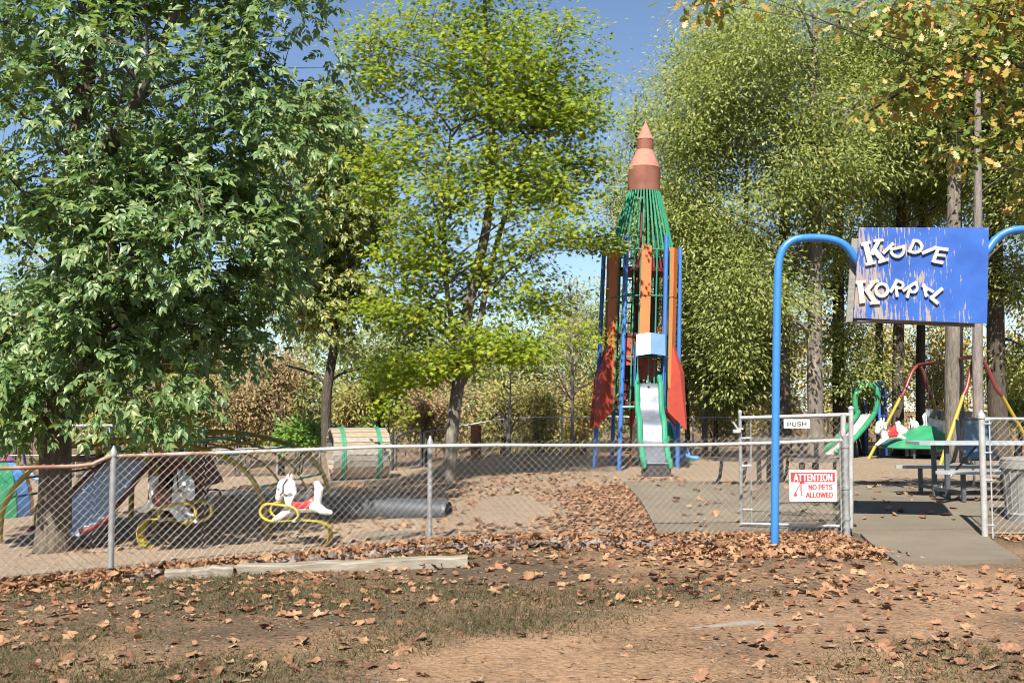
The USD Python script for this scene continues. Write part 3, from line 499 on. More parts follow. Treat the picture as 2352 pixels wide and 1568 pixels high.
# oak whose trunk stands outside the frame on the right; boughs hang into the picture
b = ground_at(8.6, 14.0); Y4 = 13.2
tree('overhanging_oak', 'lobed leaf oak boughs hanging in at the upper right corner, some leaves rusty', b,
     [([b + [0, 0, -.2], b + [0, 0, 2], b + [-.1, 0, 4.2], b + [-.2, -.2, 7.5]], [.3, .26, .22, .12]),
      ([b + [-.1, 0, 3.6], W(2480, 180, Y4 + .6), W(2330, 150, Y4 + .2), W(2180, 170, Y4), W(2000, 255, Y4 - .1)], [.09, .06, .04, .028, .012]),
      ([b + [-.1, 0, 4.2], W(2400, 20, Y4), W(2150, -40, Y4 - .3), W(1900, -60, Y4 - .5), W(1640, -25, Y4 - .8)], [.10, .07, .05, .035, .015]),
      ([b + [-.1, 0, 3.2], W(2500, 380, Y4 + .5), W(2380, 330, Y4 + .3), W(2250, 300, Y4 + .2)], [.07, .05, .03, .012])],
     [ell(2280, 110, Y4, 140, 90, .8), ell(2120, 190, Y4, 110, 60, .6), ell(2330, 300, Y4 + .3, 90, 120, .7), ell(2200, 330, Y4 + .2, 70, 60, .5), ell(2060, 30, Y4 - .3, 160, 50, .6), ell(1640, -8, Y4 - .8, 80, 44, .45), ell(2000, 250, Y4, 60, 30, .4), ell(2330, 0, Y4, 140, 60, .8), ell(2420, 430, Y4 + .5, 90, 100, .8)],
     300, 9, .145, OAK, 'leaf_oak', 'bark_dark', 41, sr=.17, flat=.7, gap=.28, freq=1.4, nlimb=26, limb_r=.016, zmin=4.2, droop=.6, up=.5, twig=.005, zback=.1, sag=.03, shell=.5)
# small trees and brush at the back
def bush(px, py_top, py_bot, wpx, Y, leaf, label, seed, name='shrub', n=60, nl=36, sz=.14, gap=.3, tm=DIAMOND, cat='shrub', group=None, stems=5, bark='bark_dark', droop=.3, low=False):
    b = ground_at((px - CX) * Y / F, Y); rng = np.random.default_rng(seed); s = Y / F
    zt = W(px, py_top, Y)[2]; zb = max(b[2], W(px, py_bot, Y)[2]); h = zt - zb; hw = wpx * s / 2
    es = [((b[0] + rng.uniform(-.45, .45) * hw, Y + rng.uniform(-.4, .4) * hw, zb + h * rng.uniform(.3, .72)), (hw * rng.uniform(.4, .65), hw * rng.uniform(.4, .6), h * rng.uniform(.22, .34))) for _ in range(7)]
    t = Thing(name, label, cat, b, group); mb = MB()
    C, O = centres(rng, es, n, gap, 1.2 / max(hw, .5), seed, .5)
    for k in range(stems):
        e = C[rng.integers(len(C))]; a = rng.uniform(0, 6.3)
        p0 = b + [math.cos(a) * .12, math.sin(a) * .12, -.1]; mid = (p0 + e) / 2 + [-(e - p0)[0] * .25, 0, .1 * h]
        tt = np.linspace(0, 1, 8)[:, None]; mb.tube(p0 * (1 - tt) ** 2 + 2 * mid * tt * (1 - tt) + e * tt * tt, np.linspace(.05 * min(h, 3) / 2.2, .012, 8), 5, False)
    from scipy.spatial import cKDTree
    S = np.vstack(mb.v); d, j = cKDTree(S).query(C); mb.add(*segs_geo(S[j], C, .012, .005))
    t.part('stems', mb, bark); t.part('foliage', spray(rng, C, O, nl, .22 * max(hw, .7) ** .5, .7, sz, tm, droop), leaf, kind='stuff')
    return t
bush(685, 960, 1040, 115, 29, 'leaf_bright', 'low bright green bush left of the wooden barrel', 51, n=60, nl=30, sz=.17)
bush(880, 780, 1010, 150, 27, 'leaf_sweetgum', 'small yellow green sapling tree with several thin stems behind the barrel', 52, 'sapling_tree', n=62, nl=22, sz=.16, tm=STAR, cat='tree', gap=.36, stems=6)
bush(560, 840, 1010, 170, 33, 'leaf_dry', 'rusty brown thicket bush between the arch climber and the slender hickory', 53, n=110)
bush(650, 800, 960, 150, 36, 'leaf_dry', 'reddish dry bush behind the bright green bush', 54, n=90)
bush(470, 800, 1000, 140, 35, 'leaf_olive', 'dull olive shrub right of the yellow tower posts', 55, n=90)
bush(800, 860, 1000, 130, 36, 'leaf_olive', 'olive brown shrub left of the sapling tree', 56, n=90)
bush(980, 880, 1030, 150, 34, 'leaf_dry', 'brown shrub left of the sweetgum trunk', 57, n=90)
bush(1160, 820, 1050, 130, 33, 'leaf_olive', 'olive shrub behind the taller wooden post', 58, n=80, gap=.36)
bush(1240, 830, 1050, 130, 32, 'leaf_olive', 'brown and green shrub with a dark stem left of the rocket', 59, n=90)
bush(1340, 850, 1050, 110, 34, 'leaf_yellow', 'yellowish shrub beside the left rocket fin', 60, n=70)
bush(1640, 860, 1030, 160, 37, 'leaf_yellow', 'golden brush right of the rocket fin', 61, n=100)
bush(1790, 880, 1030, 150, 38, 'leaf_yellow', 'golden brush behind the gate top', 62, n=90)
bush(1980, 780, 1020, 160, 39, 'leaf_yellow', 'yellow brush behind the green tower slide', 63, n=110)
bush(2120, 760, 1000, 150, 40, 'leaf_yellow', 'yellow brush seen inside the swing frame', 64, n=100)
bush(2330, 850, 1010, 130, 34, 'leaf_willow_oak', 'green bush at the right edge behind the fence corner', 65, n=90)
bush(1320, 640, 880, 110, 45, 'leaf_olive', 'thin olive tree top left of the rocket body', 66, 'thin_tree', n=80, nl=24, gap=.42, cat='tree')
bush(30, 640, 1000, 200, 34, 'leaf_yellow', 'yellow green bush at the left edge behind the big tree', 67, n=110)
bush(250, 820, 1010, 200, 36, 'leaf_olive', 'pale olive bush behind the big tree trunk', 68, n=100)
def bare(px, py_top, Y, label, seed, spread=60, n=30):
    b = ground_at((px - CX) * Y / F, Y); rng = np.random.default_rng(seed); t = Thing('bare_tree', label, 'tree', b, None); mb = MB(); s = Y / F
    top = W(px + rng.uniform(-8, 8), py_top, Y); p = spline([b - [0, 0, .2], (b + top) / 2 + rng.normal(size=3) * .12, top], 16); mb.tube(p, np.linspace(.07, .012, 16), 7)
    for k in range(n):
        i = rng.integers(4, 15); a = p[i]; L = (16 - i) / 16 * spread * s * rng.uniform(.6, 1.3); az = rng.uniform(0, 6.3)
        e = a + np.array([math.cos(az) * L, math.sin(az) * L, L * rng.uniform(.5, 1.2)]); q = spline([a, (a + e) / 2 + rng.normal(size=3) * .07, e], 7); mb.tube(q, np.linspace(.025, .005, 7), 4, False)
        for _ in range(4):
            c = q[rng.integers(2, 7)]; mb.tube(np.array([c, c + rng.normal(size=3) * .25 * L + [0, 0, .2 * L]]), [.009, .004], 3, False)
    t.part('trunk', mb, 'bark_pale')
bare(1312, 640, 31, 'pale bare tree with upright white branches left of the rocket', 71, 120, 46)
bare(1168, 850, 29, 'leafless grey sapling just right of the sweetgum trunk', 72, 90, 22)
bare(860, 690, 44, 'leafless grey tree top above the barrel against the sky', 73, 90, 30)
def bulk(name, specs, leaf, seed, nl, sz, label=None):
    # far wood that reads as one mass: (px, top, half width px, Y)
    rng = np.random.default_rng(seed); mb = MB(); C_, O_ = [], []
    for px, top, hw, Y in specs:
        x = (px - CX) * Y / F; z1 = W(px, top, Y)[2]; z0 = float(g(x, Y)); h = z1 - z0; w = hw * Y / F
        es = [((x + rng.uniform(-.7, .7) * w, Y + rng.uniform(-1, 1), z0 + h * rng.uniform(.12, .8)), (w * .5, 1.2, h * .22)) for _ in range(9)]
        C, O = centres(rng, es, int(40 + 3.6 * w * h), .34, .7, seed, .5); C_.append(C); O_.append(O)
    C, O = np.vstack(C_), np.vstack(O_)
    one(name, spray(rng, C, O, nl, .45, .7, sz, DIAMOND, .3), leaf, label, 'wood', kind='stuff')
bulk('far_thicket', [(x, 712 + 45 * math.sin(x * .013) + 30 * math.sin(x * .05), 75, 43 + 3 * math.sin(x)) for x in range(-60, 1500, 62)], 'leaf_hickory_far', 81, 26, .2, 'dull green and olive thicket closing the view behind the playground')
bulk('brown_thicket', [(x, 800 + 35 * math.sin(x * .031), 62, 40) for x in list(range(380, 760, 55)) + [980, 1050, 1220, 1290]], 'leaf_dry', 82, 26, .18, 'rust brown dry brush in front of the far thicket')
bulk('far_woods', [(x, 640 + 60 * math.sin(x * .02), 85, 52) for x in range(1540, 2420, 62)], 'leaf_yellow', 83, 26, .24, 'sunlit yellow wood behind the oak trunks on the right')
bulk('far_trees', [(-40, 480, 100, 55), (60, 520, 100, 58), (200, 560, 90, 60), (330, 560, 100, 60), (450, 620, 90, 60), (560, 540, 80, 58), (700, 640, 80, 58), (820, 640, 80, 56), (920, 650, 80, 58), (1010, 660, 80, 60), (1090, 670, 70, 50), (1170, 660, 70, 50), (1240, 630, 70, 52), (1300, 640, 60, 48), (1380, 560, 70, 54), (1420, 600, 60, 50), (1330, 610, 60, 52), (1480, 520, 60, 56)], 'leaf_hickory_far', 84, 26, .26, 'hazy green trees farthest back on the left')
# ------------------------------------------------------------------ fences
def fabric(path, zb, zt, h=.042, r=.0022, barb=.035):
    # chain link between the ground points of path; zb, zt: height of its foot and of the rail at each of them
    P = np.array(path, float); d = np.r_[0, np.cumsum(np.linalg.norm(np.diff(P, axis=0), axis=1))]; n = int(d[-1] / h)
    A, B = [], []
    for k in range(n):
        s = np.array([k, k + 1]) * h; xy = np.stack([np.interp(s, d, P[:, 0]), np.interp(s, d, P[:, 1])], 1); b0, t0 = np.interp(s.mean(), d, zb), np.interp(s.mean(), d, zt) + (barb(P[0, 0] + s.mean()) if callable(barb) else barb)
        nl = int((t0 - b0) / h); j = np.arange(nl + 1); side = (j + k) % 2
        dirn = unit(xy[1] - xy[0]); nrm = np.array([-dirn[1], dirn[0]]) * .004
        q = np.column_stack([xy[side] + nrm * np.where(side, 1, -1)[:, None], t0 - j[::-1] * h])
        A.append(q[:-1]); B.append(q[1:])
    return segs_geo(np.vstack(A), np.vstack(B), r, r, 4)
def post(t, p, z1, r, mt='galvanized', cap='acorn', name='post'):
    mb = MB(); h = z1 - p[2]
    prof = [(r, -.2), (r, h - .03)]
    if cap: prof += [(r * 1.25, h - .03), (r * 1.25, h + .005), (r * .95, h + .03), (r * .5, h + .055), (r * .25, h + .075), (0.001, h + .08)]
    else: prof += [(r, h), (.001, h)]
    mb.lathe(prof, p, n=14); return t.part(name, mb, mt, 40)
def top(px, py, Y): return W(px, py, Y)
ff = Thing('chain_link_fence', 'chain link fence with rust stained top rail running across in front of the playground', 'fence', ground_at(-4.1, 10.3))
pl = ground_at(-4.10, 10.3); pm = ground_at(-0.97, 11.85); ph = ground_at(4.11, 12.2); pk = ground_at(-7.6, 8.62)
zl, zm, zh = W(265, 1047, 10.3)[2], W(988, 1021, 11.85)[2], W(1945, 1010, 12.2)[2]
post(ff, pl, zl + .03, .032); post(ff, pm, zm + .03, .030); post(ff, pk, zl - .1, .03)
railpts = [np.r_[pk[:2], zl - .16], W(-60, 1076, 9.62), W(120, 1072, 10.0), W(205, 1069, 10.16), W(228, 1058, 10.21), W(250, 1049, 10.26), np.r_[pl[:2], zl], W(620, 1036, 11.0), np.r_[pm[:2], zm], W(1440, 1023, 12.0), W(1700, 1020, 12.1), np.r_[ph[:2] + [-.05, 0], zh]]
ff.part('top_rail', MB().tube([p for a, b in zip(railpts[:-1], railpts[1:]) for p in (a * .67 + b * .33, a * .33 + b * .67)] + [railpts[-1]], .0205, 10), 'rusty_rail', True)
xs = np.array([r[0] for r in railpts]); fx = np.linspace(pk[0], ph[0] - .05, 60); fy = np.interp(fx, [p[0] for p in FENCE], [p[1] for p in FENCE])
ff.part('wire_mesh', fabric(np.stack([fx, fy - .028], 1), g(fx, fy) + .03, np.interp(fx, xs, [r[2] for r in railpts]), barb=lambda x: .03 + .05 * float(sm(7.5, 10.0, x + 7.6))), 'wire_metal', kind='stuff')
for px in (330, 470, 610, 760, 880, 1100, 1290, 1480):                        # tie wires
    x = (px - CX) * 11.4 / F; y = float(np.interp(x, [p[0] for p in FENCE], [p[1] for p in FENCE])); z = float(np.interp(x, xs, [r[2] for r in railpts]))
    ff.part('tie_wire', MB().lathe([(.0235, -.004), (.025, 0), (.0235, .004)], (x, y, z), (1, 0.1, 0), 10), 'galvanized')
# hinge post of the gate and gate, swung inwards along the fence
hp = ground_at(4.06, 12.2)
gt = Thing('gate_post', 'thick galvanized post carrying the open gate, left of the concrete path', 'post', hp)
post(gt, hp, W(1947, 1000, 12.2)[2], .042, cap=None)
for z in (.25, .62, 1.12): gt.part('collar', MB().lathe([(.043, -.02), (.052, -.018), (.052, .018), (.043, .02)], hp + [0, 0, z], n=14), 'galvanized', 40)
gt.part('tension_bar', MB().tube([hp + [-.075, -.03, .03], hp + [-.07, -.03, 1.3]], .008, 6), 'galvanized')
H0, H1 = W(1955, 1240, 12.30), W(1955, 950, 12.30); E0, E1 = W(1703, 1206, 12.75), W(1700, 958, 12.75); H0[2] = W(1955, 1212, 12.3)[2]
ga = Thing('gate', 'tall chain link gate swung open behind the fence, with a PUSH plate', 'gate', ground_at(*H0[:2]))
ga.part('frame_post', MB().tube([H0, H1 + [0, 0, .06]], .03, 12), 'white_galvanized', 40)
ga.part('frame_post', MB().tube([H0 + [-.1, .02, 0], H1 + [-.09, .02, -.0]], .034, 12), 'white_galvanized', 40)
ga.part('frame_post', MB().tube([E0, E1 + [0, 0, .07]], .022, 12), 'galvanized', 40)
ga.part('post_cap', MB().lathe([(.032, 0), (.038, .012), (.03, .035), (.001, .05)], H1 + [0, 0, .05], n=14), 'white_galvanized', 40)
ga.part('post_cap', MB().lathe([(.024, 0), (.028, .012), (.02, .035), (.001, .045)], E1 + [0, 0, .05], n=14), 'white_galvanized', 40)
ga.part('top_bar', MB().tube([E1 + [0, 0, -.01], H1 + [0, 0, -.01]], .025, 12), 'white_galvanized', 40)
ga.part('bottom_bar', MB().tube([E0 + [0, 0, .02], H0 + [0, 0, .02]], .022, 12), 'galvanized', 40)
dg = unit(H1 - E1); ga.part('tension_bar', MB().tube([E0 + dg * .13, E1 + dg * .13 + [0, 0, -.07]], .010, 8), 'galvanized')
for z in (.2, .75, 1.1): ga.part('band', MB().tube([E0 + [0, 0, z], E0 + [0, 0, z] + dg * .14], .009, 6), 'galvanized')
zz = np.linspace(0, 1, 8)[:, None]; gp = E0 * (1 - zz) + H0 * zz
ga.part('wire_mesh', fabric(gp[:, :2] + [.0, .0], gp[:, 2] + .03, np.full(8, H1[2] - .03), h=.045, barb=0.), 'wire_metal', kind='stuff')
lt = W(1689, 985, 12.7); ga.part('latch', MB().tube([lt + [-.03, 0, .09], lt + [.03, 0, -.0], lt + [.10, 0, -.0]], .014, 8).box(lt + [.02, 0, -.03], (.10, .05, .05), bev=.01), 'white_galvanized', 40)
# PUSH plate
def lettering(txt, h, o, ux, un, depth=.003, bold=True, sx=1.0, width=None):
    m = meshkit.text_mesh(txt, h, depth, bold); v = np.array(m.vertices); v[:, 0] -= v[:, 0].min()
    if width: v[:, 0] *= width / v[:, 0].max()
    else: v[:, 0] *= sx
    uz = np.array([0, 0, 1.0]); return (np.asarray(o) + v[:, :1] * ux + v[:, 1:2] * uz + v[:, 2:] * un, np.array(m.faces)), v[:, 0].max()
o = (W(1802, 986, 12.52) + W(1860, 983, 12.42)) / 2 + [0, -.06, 0]; un = np.array([-dg[1], dg[0], 0]) * -1
un = unit(np.array([dg[1], -dg[0], 0])); ux = dg * [1, 1, 0]; ux = unit(ux + [0, 0, .035])
ct = W(1831, 973, 12.47) + un * .05
pp = ga.part('push_plate', MB().box(ct, (.315, .012, .115), ux=ux, uz=(0, 0, 1), bev=.004), 'sign_white', 30)
tg, w_ = lettering('PUSH', .052, ct - ux * .115 + un * .0062 - np.array([0, 0, .027]), ux, un, width=.23); pp.part('lettering', tg, 'sign_black')
# NO PETS sign
sy = 12.135; c0, c1 = W(1811, 1151, sy), W(1920, 1078, sy); ctr = (c0 + c1) / 2; ctr[1] = 12.105; sw, sh = c1[0] - c0[0], c1[2] - c0[2]; ux, un = np.array([1, 0.05, 0]), np.array([0, -1.0, 0]); ux = unit(ux); un = np.array([ux[1], -ux[0], 0])
ns = Thing('no_pets_sign', 'white and red ATTENTION NO PETS ALLOWED sign wired to the fence', 'sign', ctr)
uz = np.array([0, 0, 1.0])
def bold_letters(t, txt, h, o, width, mt, un, depth):
    mb = MB()
    for dx, dd in ((-.0022, 0), (.0, .0004), (.0022, .0008)):
        (v, f), _ = lettering(txt, h, o + ux * dx, ux, un, depth + dd, True, width=width); mb.add(v, f)
    t.part('lettering', mb, mt)
def rr(w, h, r, cx=0, cy=0): return affinity.translate(Polygon([(-w / 2 + r, -h / 2 + r), (w / 2 - r, -h / 2 + r), (w / 2 - r, h / 2 - r), (-w / 2 + r, h / 2 - r)]).buffer(r, 6), cx, cy)
pn = ns.part('panel', MB().prism(rr(sw, sh, .02), ctr, ux, uz, .006, un), 'sign_white')
f_ = ctr + un * .006
ring = rr(sw - .035, sh - .035, .012).difference(rr(sw - .041, sh - .041, .011)); pn.part('border_line', MB().prism(ring, f_, ux, uz, .0012, un), 'sign_black')
bn = pn.part('red_band', MB().prism(rr(sw - .044, sh * .30, .006, 0, sh * .265), f_, ux, uz, .0012, un), 'sign_red')
bold_letters(ns, 'ATTENTION', sh * .215, f_ + un * .0013 - ux * sw * .405 + uz * sh * .157, sw * .81, 'sign_white', un, .001)
bold_letters(ns, 'NO PETS', sh * .16, f_ - ux * sw * .095 + uz * -sh * .125, sw * .50, 'sign_red', un, .0012)
bold_letters(ns, 'ALLOWED', sh * .16, f_ - ux * sw * .155 + uz * -sh * .37, sw * .565, 'sign_red', un, .0012)
dog = unary_union([LineString([(-.17, .08), (-.30, -.20)]).buffer(.012), Polygon([(-.36, -.33), (-.27, -.33), (-.29, -.18), (-.33, -.20)]), Point(-.155, .10).buffer(.045), Polygon([(-.15, .13), (-.06, .10), (-.06, .075), (-.14, .07)]),
                   LineString([(-.14, .04), (-.155, -.30), (-.135, -.32)]).buffer(.011), LineString([(-.18, .02), (-.175, -.16)]).buffer(.008)])
ns.part('dog_emblem', MB().prism(affinity.scale(affinity.translate(affinity.scale(dog, .8, 1, origin=(0, 0)), -.125, 0), sw, sh, origin=(0, 0)), f_, ux, uz, .0012, un), 'sign_red')
# fence right of the gate
rp = ground_at((2251 - CX) * 12.2 / F, 12.2); rz = W(2250, 962, 12.2)[2]
fr = Thing('side_fence', 'taller clean chain link fence right of the gate opening, in front of the trash can', 'fence', rp)
post(fr, rp, rz + .035, .038, 'white_galvanized'); re = ground_at(rp[0] + 3.4, 12.35); post(fr, re, rz + .035, .03)
fr.part('top_rail', MB().tube([np.r_[rp[:2], rz], np.r_[re[:2], rz]], .021, 10), 'white_galvanized', 40)
fr.part('tension_bar', MB().tube([rp + [.085, -.02, .02], np.r_[rp[:2] + [.085, -.02], rz]], .009, 6), 'white_galvanized')
for z in (.18, .72, 1.05, 1.4): fr.part('band', MB().tube([rp + [.0, -.03, z], rp + [.1, -.03, z]], .010, 6), 'white_galvanized')
fr.part('rail_clamp', MB().tube([np.r_[rp[:2], rz] + [.03, 0, -.01], np.r_[rp[:2], rz] + [.10, -.01, .0]], .026, 8), 'white_galvanized', 40)
fx = np.linspace(rp[0] + .08, re[0], 12); fr.part('wire_mesh', fabric(np.stack([fx, np.full(12, 12.18)], 1), g(fx, np.full(12, 12.2)) + .03, np.full(12, rz), h=.045, barb=.02), 'wire_metal', kind='stuff')
# low fence at the far side
def far_fence(label, pts, hgt, name='back_fence', nx=.09):
    P = [ground_at(x, y) for x, y in pts]; t = Thing(name, label, 'fence', P[0])
    for p in P: post(t, p, p[2] + hgt, .03, cap=None)
    t.part('top_rail', MB().tube([p + [0, 0, hgt] for p in P], .022, 8), 'galvanized', 40)
    q = np.array(P); t.part('wire_mesh', fabric(q[:, :2], q[:, 2] + .03, q[:, 2] + hgt, h=nx, r=.004, barb=0), 'wire_metal', kind='stuff')
def xy(px, Y): return ((px - CX) * Y / F, Y)
far_fence('low back fence behind the arch climber left of the barrel', [xy(-40, 33), xy(180, 33), xy(330, 32.5), xy(480, 32), xy(640, 31.5), xy(737, 31)], 1.25)
far_fence('low back fence right of the far gate and behind the rocket', [xy(975, 31), xy(1165, 31), xy(1290, 31), xy(1405, 31), xy(1590, 31), xy(1720, 31), xy(1900, 31)], 1.2)
p = [ground_at(*xy(x, 31)) for x in (908, 972)]
fg = Thing('far_gate', 'small grey gate with rounded corners right of the barrel', 'gate', p[0])
post(fg, p[0] + [-.06, 0, 0], p[0][2] + 1.4, .045, cap=None); a, c = p[0], p[1]
fg.part('frame', MB().tube([a + [.05, 0, .15], a + [.05, 0, 1.1], a + [.1, 0, 1.22], a + [.2, 0, 1.27], c + [-.2, 0, 1.27], c + [-.1, 0, 1.22], c + [-.05, 0, 1.1], c + [-.05, 0, .15], a + [.05, 0, .15]], .025, 8), 'galvanized', 40)
fg.part('wire_mesh', fabric([a[:2] + [.06, 0], c[:2] - [.06, 0]], [a[2] + .15, c[2] + .15], [a[2] + 1.22, c[2] + 1.22], h=.09, r=.004, barb=0), 'wire_metal', kind='stuff')

# ------------------------------------------------------------------ blue arch and sign board
YP = G(1779, 1257)[1]; pb = G(1779, 1257)
ar = Thing('blue_arch', 'bent blue pipe arch in front of the gate that carries the sign board', 'arch', pb)
ap = [pb + [0, 0, -.1], W(1782, 900, YP), W(1786, 640, YP), W(1789, 596, YP), W(1801, 566, YP), W(1822, 550, YP), W(1850, 546, YP), W(1890, 546, YP), W(1925, 553, YP), W(1948, 568, YP), W(1966, 595, YP), W(1985, 622, YP), W(2020, 640, YP + .05), W(2150, 640, YP + .05), W(2230, 622, YP + .05), W(2268, 575, YP + .05), W(2290, 545, YP + .05), W(2320, 529, YP), W(2350, 526, YP), W(2440, 526, YP), W(2475, 534, YP), W(2500, 560, YP), W(2506, 620, YP)]
pr = ground_at(W(2506, 700, YP)[0], YP); ap += [np.r_[pr[:2], 1.5], pr + [0, 0, -.1]]
t0 = np.array(ap); dd = [t0[0]]
for a, b in zip(t0[:-1], t0[1:]): dd += [a * .75 + b * .25, a * .25 + b * .75]
ar.part('pipe', MB().tube(dd + [t0[-1]], .0455, 18), 'pole_blue', True)
def board_pt(cx, cy):                                                         # measured on the board
    return (2500 + cx / 3.136) * .76563, (600 + cy / 3.136) * .76563
bu = unit(np.array([1, -.10, 0])); bo = W(1965, 640, YP - .14); bn_ = np.array([bu[1], -bu[0], 0])
def onb(px, py):
    d = ray(px, py); c = np.array([0, 0, EYE]); t = ((bo - c) @ bn_) / (d @ bn_); q = c + d * t - bo; return (q @ bu, q[2])
sb = Thing('sign_board', 'weathered blue wooden board reading KIDDIE KORRAL hung from the blue arch', 'sign', bo)
corners = Polygon([onb(*board_pt(x, y)) for x, y in ((240, 260), (1458, 262), (1440, 1165), (185, 1110))])
fb = sb.part('front_panel', MB().prism(corners, bo, bu, np.array([0, 0, 1.0]), .022, bn_), 'sign_blue')
back = affinity.translate(affinity.scale(corners, .985, .94), -.035, -.05)
sb.part('back_panel', MB().prism(back, bo - bn_ * .26, bu, np.array([0, 0, 1.0]), .022, bn_), 'weathered_wood_grey')
x0, y0, x1, y1 = corners.bounds
sb.part('bottom_board', MB().box(bo + bu * (x0 + x1) / 2 + [0, 0, y0 + .05] - bn_ * .12, (x1 - x0 - .1, .23, .02), ux=bu), 'weathered_wood_grey')
def strokes(ss): return unary_union([LineString([onb(*board_pt(*p)) for p in pts]).buffer(w * .00062, cap_style=2, join_style=2) for pts, w in ss])
arc = lambda cx, cy, rx, ry, a0, a1, n=14, rot=0: [(cx + rx * math.cos(math.radians(a)) * math.cos(math.radians(rot)) - ry * math.sin(math.radians(a)) * math.sin(math.radians(rot)), cy + rx * math.cos(math.radians(a)) * math.sin(math.radians(rot)) + ry * math.sin(math.radians(a)) * math.cos(math.radians(rot))) for a in np.linspace(a0, a1, n)]
LET = [('letter_k', [([(290, 408), (342, 605)], 50), ([(352, 520), (415, 392)], 36), ([(362, 462), (462, 578)], 48), ([(248, 428), (340, 402)], 28), ([(366, 392), (462, 382)], 26), ([(292, 612), (390, 590)], 28), ([(412, 590), (508, 562)], 28)]),
       ('letter_i', [([(455, 508), (556, 412)], 30)]),
       ('letter_d', [([(520, 474), (662, 440)], 28), (arc(590, 470, 62, 68, -22, 172, 16, -10), 27)]),
       ('letter_d', [([(752, 378), (700, 500)], 28), ([(742, 388)] + arc(745, 440, 76, 58, -75, 95, 14, 10) + [(706, 486)], 27)]),
       ('letter_i', [([(822, 507), (958, 450)], 32)]),
       ('letter_e', [([(978, 446), (926, 592)], 30), ([(968, 460), (1068, 474)], 30), ([(952, 520), (1042, 530)], 26), ([(930, 580), (1020, 597)], 30)]),
       ('letter_k', [([(240, 775), (262, 968)], 50), ([(295, 868), (370, 775)], 36), ([(305, 850), (388, 968)], 46), ([(200, 782), (296, 770)], 26), ([(328, 776), (420, 768)], 26), ([(234, 968), (290, 958)], 24), ([(332, 974), (426, 966)], 28)]),
       ('letter_o', [(arc(445, 850, 56, 58, 0, 360, 26), 28)]),
       ('letter_r', [([(594, 752), (526, 874)], 27), ([(590, 762)] + arc(608, 800, 40, 32, -60, 110, 10, 25) + [(562, 822)], 24), ([(578, 826), (590, 914)], 26)]),
       ('letter_r', [([(772, 776), (642, 858)], 27), ([(762, 784)] + arc(742, 832, 36, 40, -50, 110, 10, 20) + [(700, 830)], 24), ([(706, 836), (684, 924)], 26)]),
       ('letter_a', [([(836, 792), (862, 908)], 28), ([(822, 806), (930, 868)], 26), ([(848, 862), (890, 838)], 22), ([(850, 908), (880, 896)], 22)]),
       ('letter_l', [([(1016, 834), (902, 932)], 30), ([(902, 918), (974, 978)], 32)])]
for nm, ss in LET:
    sb.part(nm, MB().prism(strokes(ss), bo + bn_ * .0225, bu, np.array([0, 0, 1.0]), .032, bn_), 'letter_white')

# ------------------------------------------------------------------ rocket climbing tower
RY = 23.2; rb = ground_at((1459 - CX) * RY / F, RY); rpx = F / RY
rk = Thing('rocket_slide', 'tall rocket shaped climbing tower with rose nose cone, orange panels and red fins', 'playground tower', rb)
LEAN = math.tan(math.radians(2.1)); SC = (W(1490, 278, RY)[2] - rb[2]) / 8.42
def rl(x, y, z): return rb + np.array([x * SC + LEAN * z * SC, y * SC, z * SC])             # lean a little to the right
def rr_(a, r, z): return rl(r * math.sin(a), -r * math.cos(a), z)
A6 = [math.radians(30 + 60 * k) for k in range(6)]
ax = np.array([LEAN, 0, 1.0])
def cone(name, prof, mt, n=28): rk.part(name, MB().lathe([(r * SC, z * SC) for r, z in prof], rb, ax, n), mt, 25)
cone('nose_cone', [(.001, 8.42), (.03, 8.36), (.21, 7.95), (.0, 7.95)], 'rose_paint'); cone('nose_ring', [(.0, 7.952), (.2, 7.952), (.205, 7.69), (.0, 7.69)], 'brick_paint')
cone('shoulder_cone', [(.0, 7.688), (.205, 7.688), (.385, 7.25), (0, 7.25)], 'rose_paint'); cone('collar', [(0, 7.248), (.385, 7.248), (.40, 6.66), (.385, 6.64), (0, 6.64)], 'brick_paint')
for k in range(36):
    a = math.radians(k * 10 + 4); rk.part('cone_bar', MB().tube([rr_(a, .375, 6.68), rr_(a, .60, 5.85), rr_(a, .755, 5.15)], .021 * SC, 6), 'green_paint')
for z, r in ((5.15, .76), (4.05, .79), (2.62, .80), (1.46, .80)):
    rk.part('ring', MB().tube([rr_(math.radians(t), r, z) for t in np.linspace(0, 360, 25)], .022 * SC, 6, False), 'green_paint', True)
for k in range(6):
    a = A6[k]
    rk.part('pole', MB().tube([rr_(a, .99, -.1), rr_(a, .92, 5.46 if k in (0, 5) else 5.3)], .052 * SC, 12), 'blue_paint', 40)
    for da in (-21, -10, 10, 21):
        rk.part('bar', MB().tube([rr_(a + math.radians(da), .80, 1.4), rr_(a + math.radians(da), .77, 5.15)], .018 * SC, 6), 'green_paint')
for k in range(6):
    a = math.radians(60 * k); zb = 3.0 if k == 0 else 1.9
    ux = np.array([math.cos(a), math.sin(a), 0]); un = np.array([math.sin(a), -math.cos(a), 0])
    for z0, z1 in (((zb, 4.03), (4.05, 5.22))):
        mb = MB(); c = rr_(a, .86, (z0 + z1) / 2); L = (z1 - z0) * SC
        mb.box(c, (.235 * SC, .02, L), ux=ux, uz=ax).box(c - un * .06 - ux * .112 * SC, (.012, .10, L), ux=ux, uz=ax).box(c - un * .06 + ux * .112 * SC, (.012, .10, L), ux=ux, uz=ax); rk.part('panel', mb, 'orange_paint')
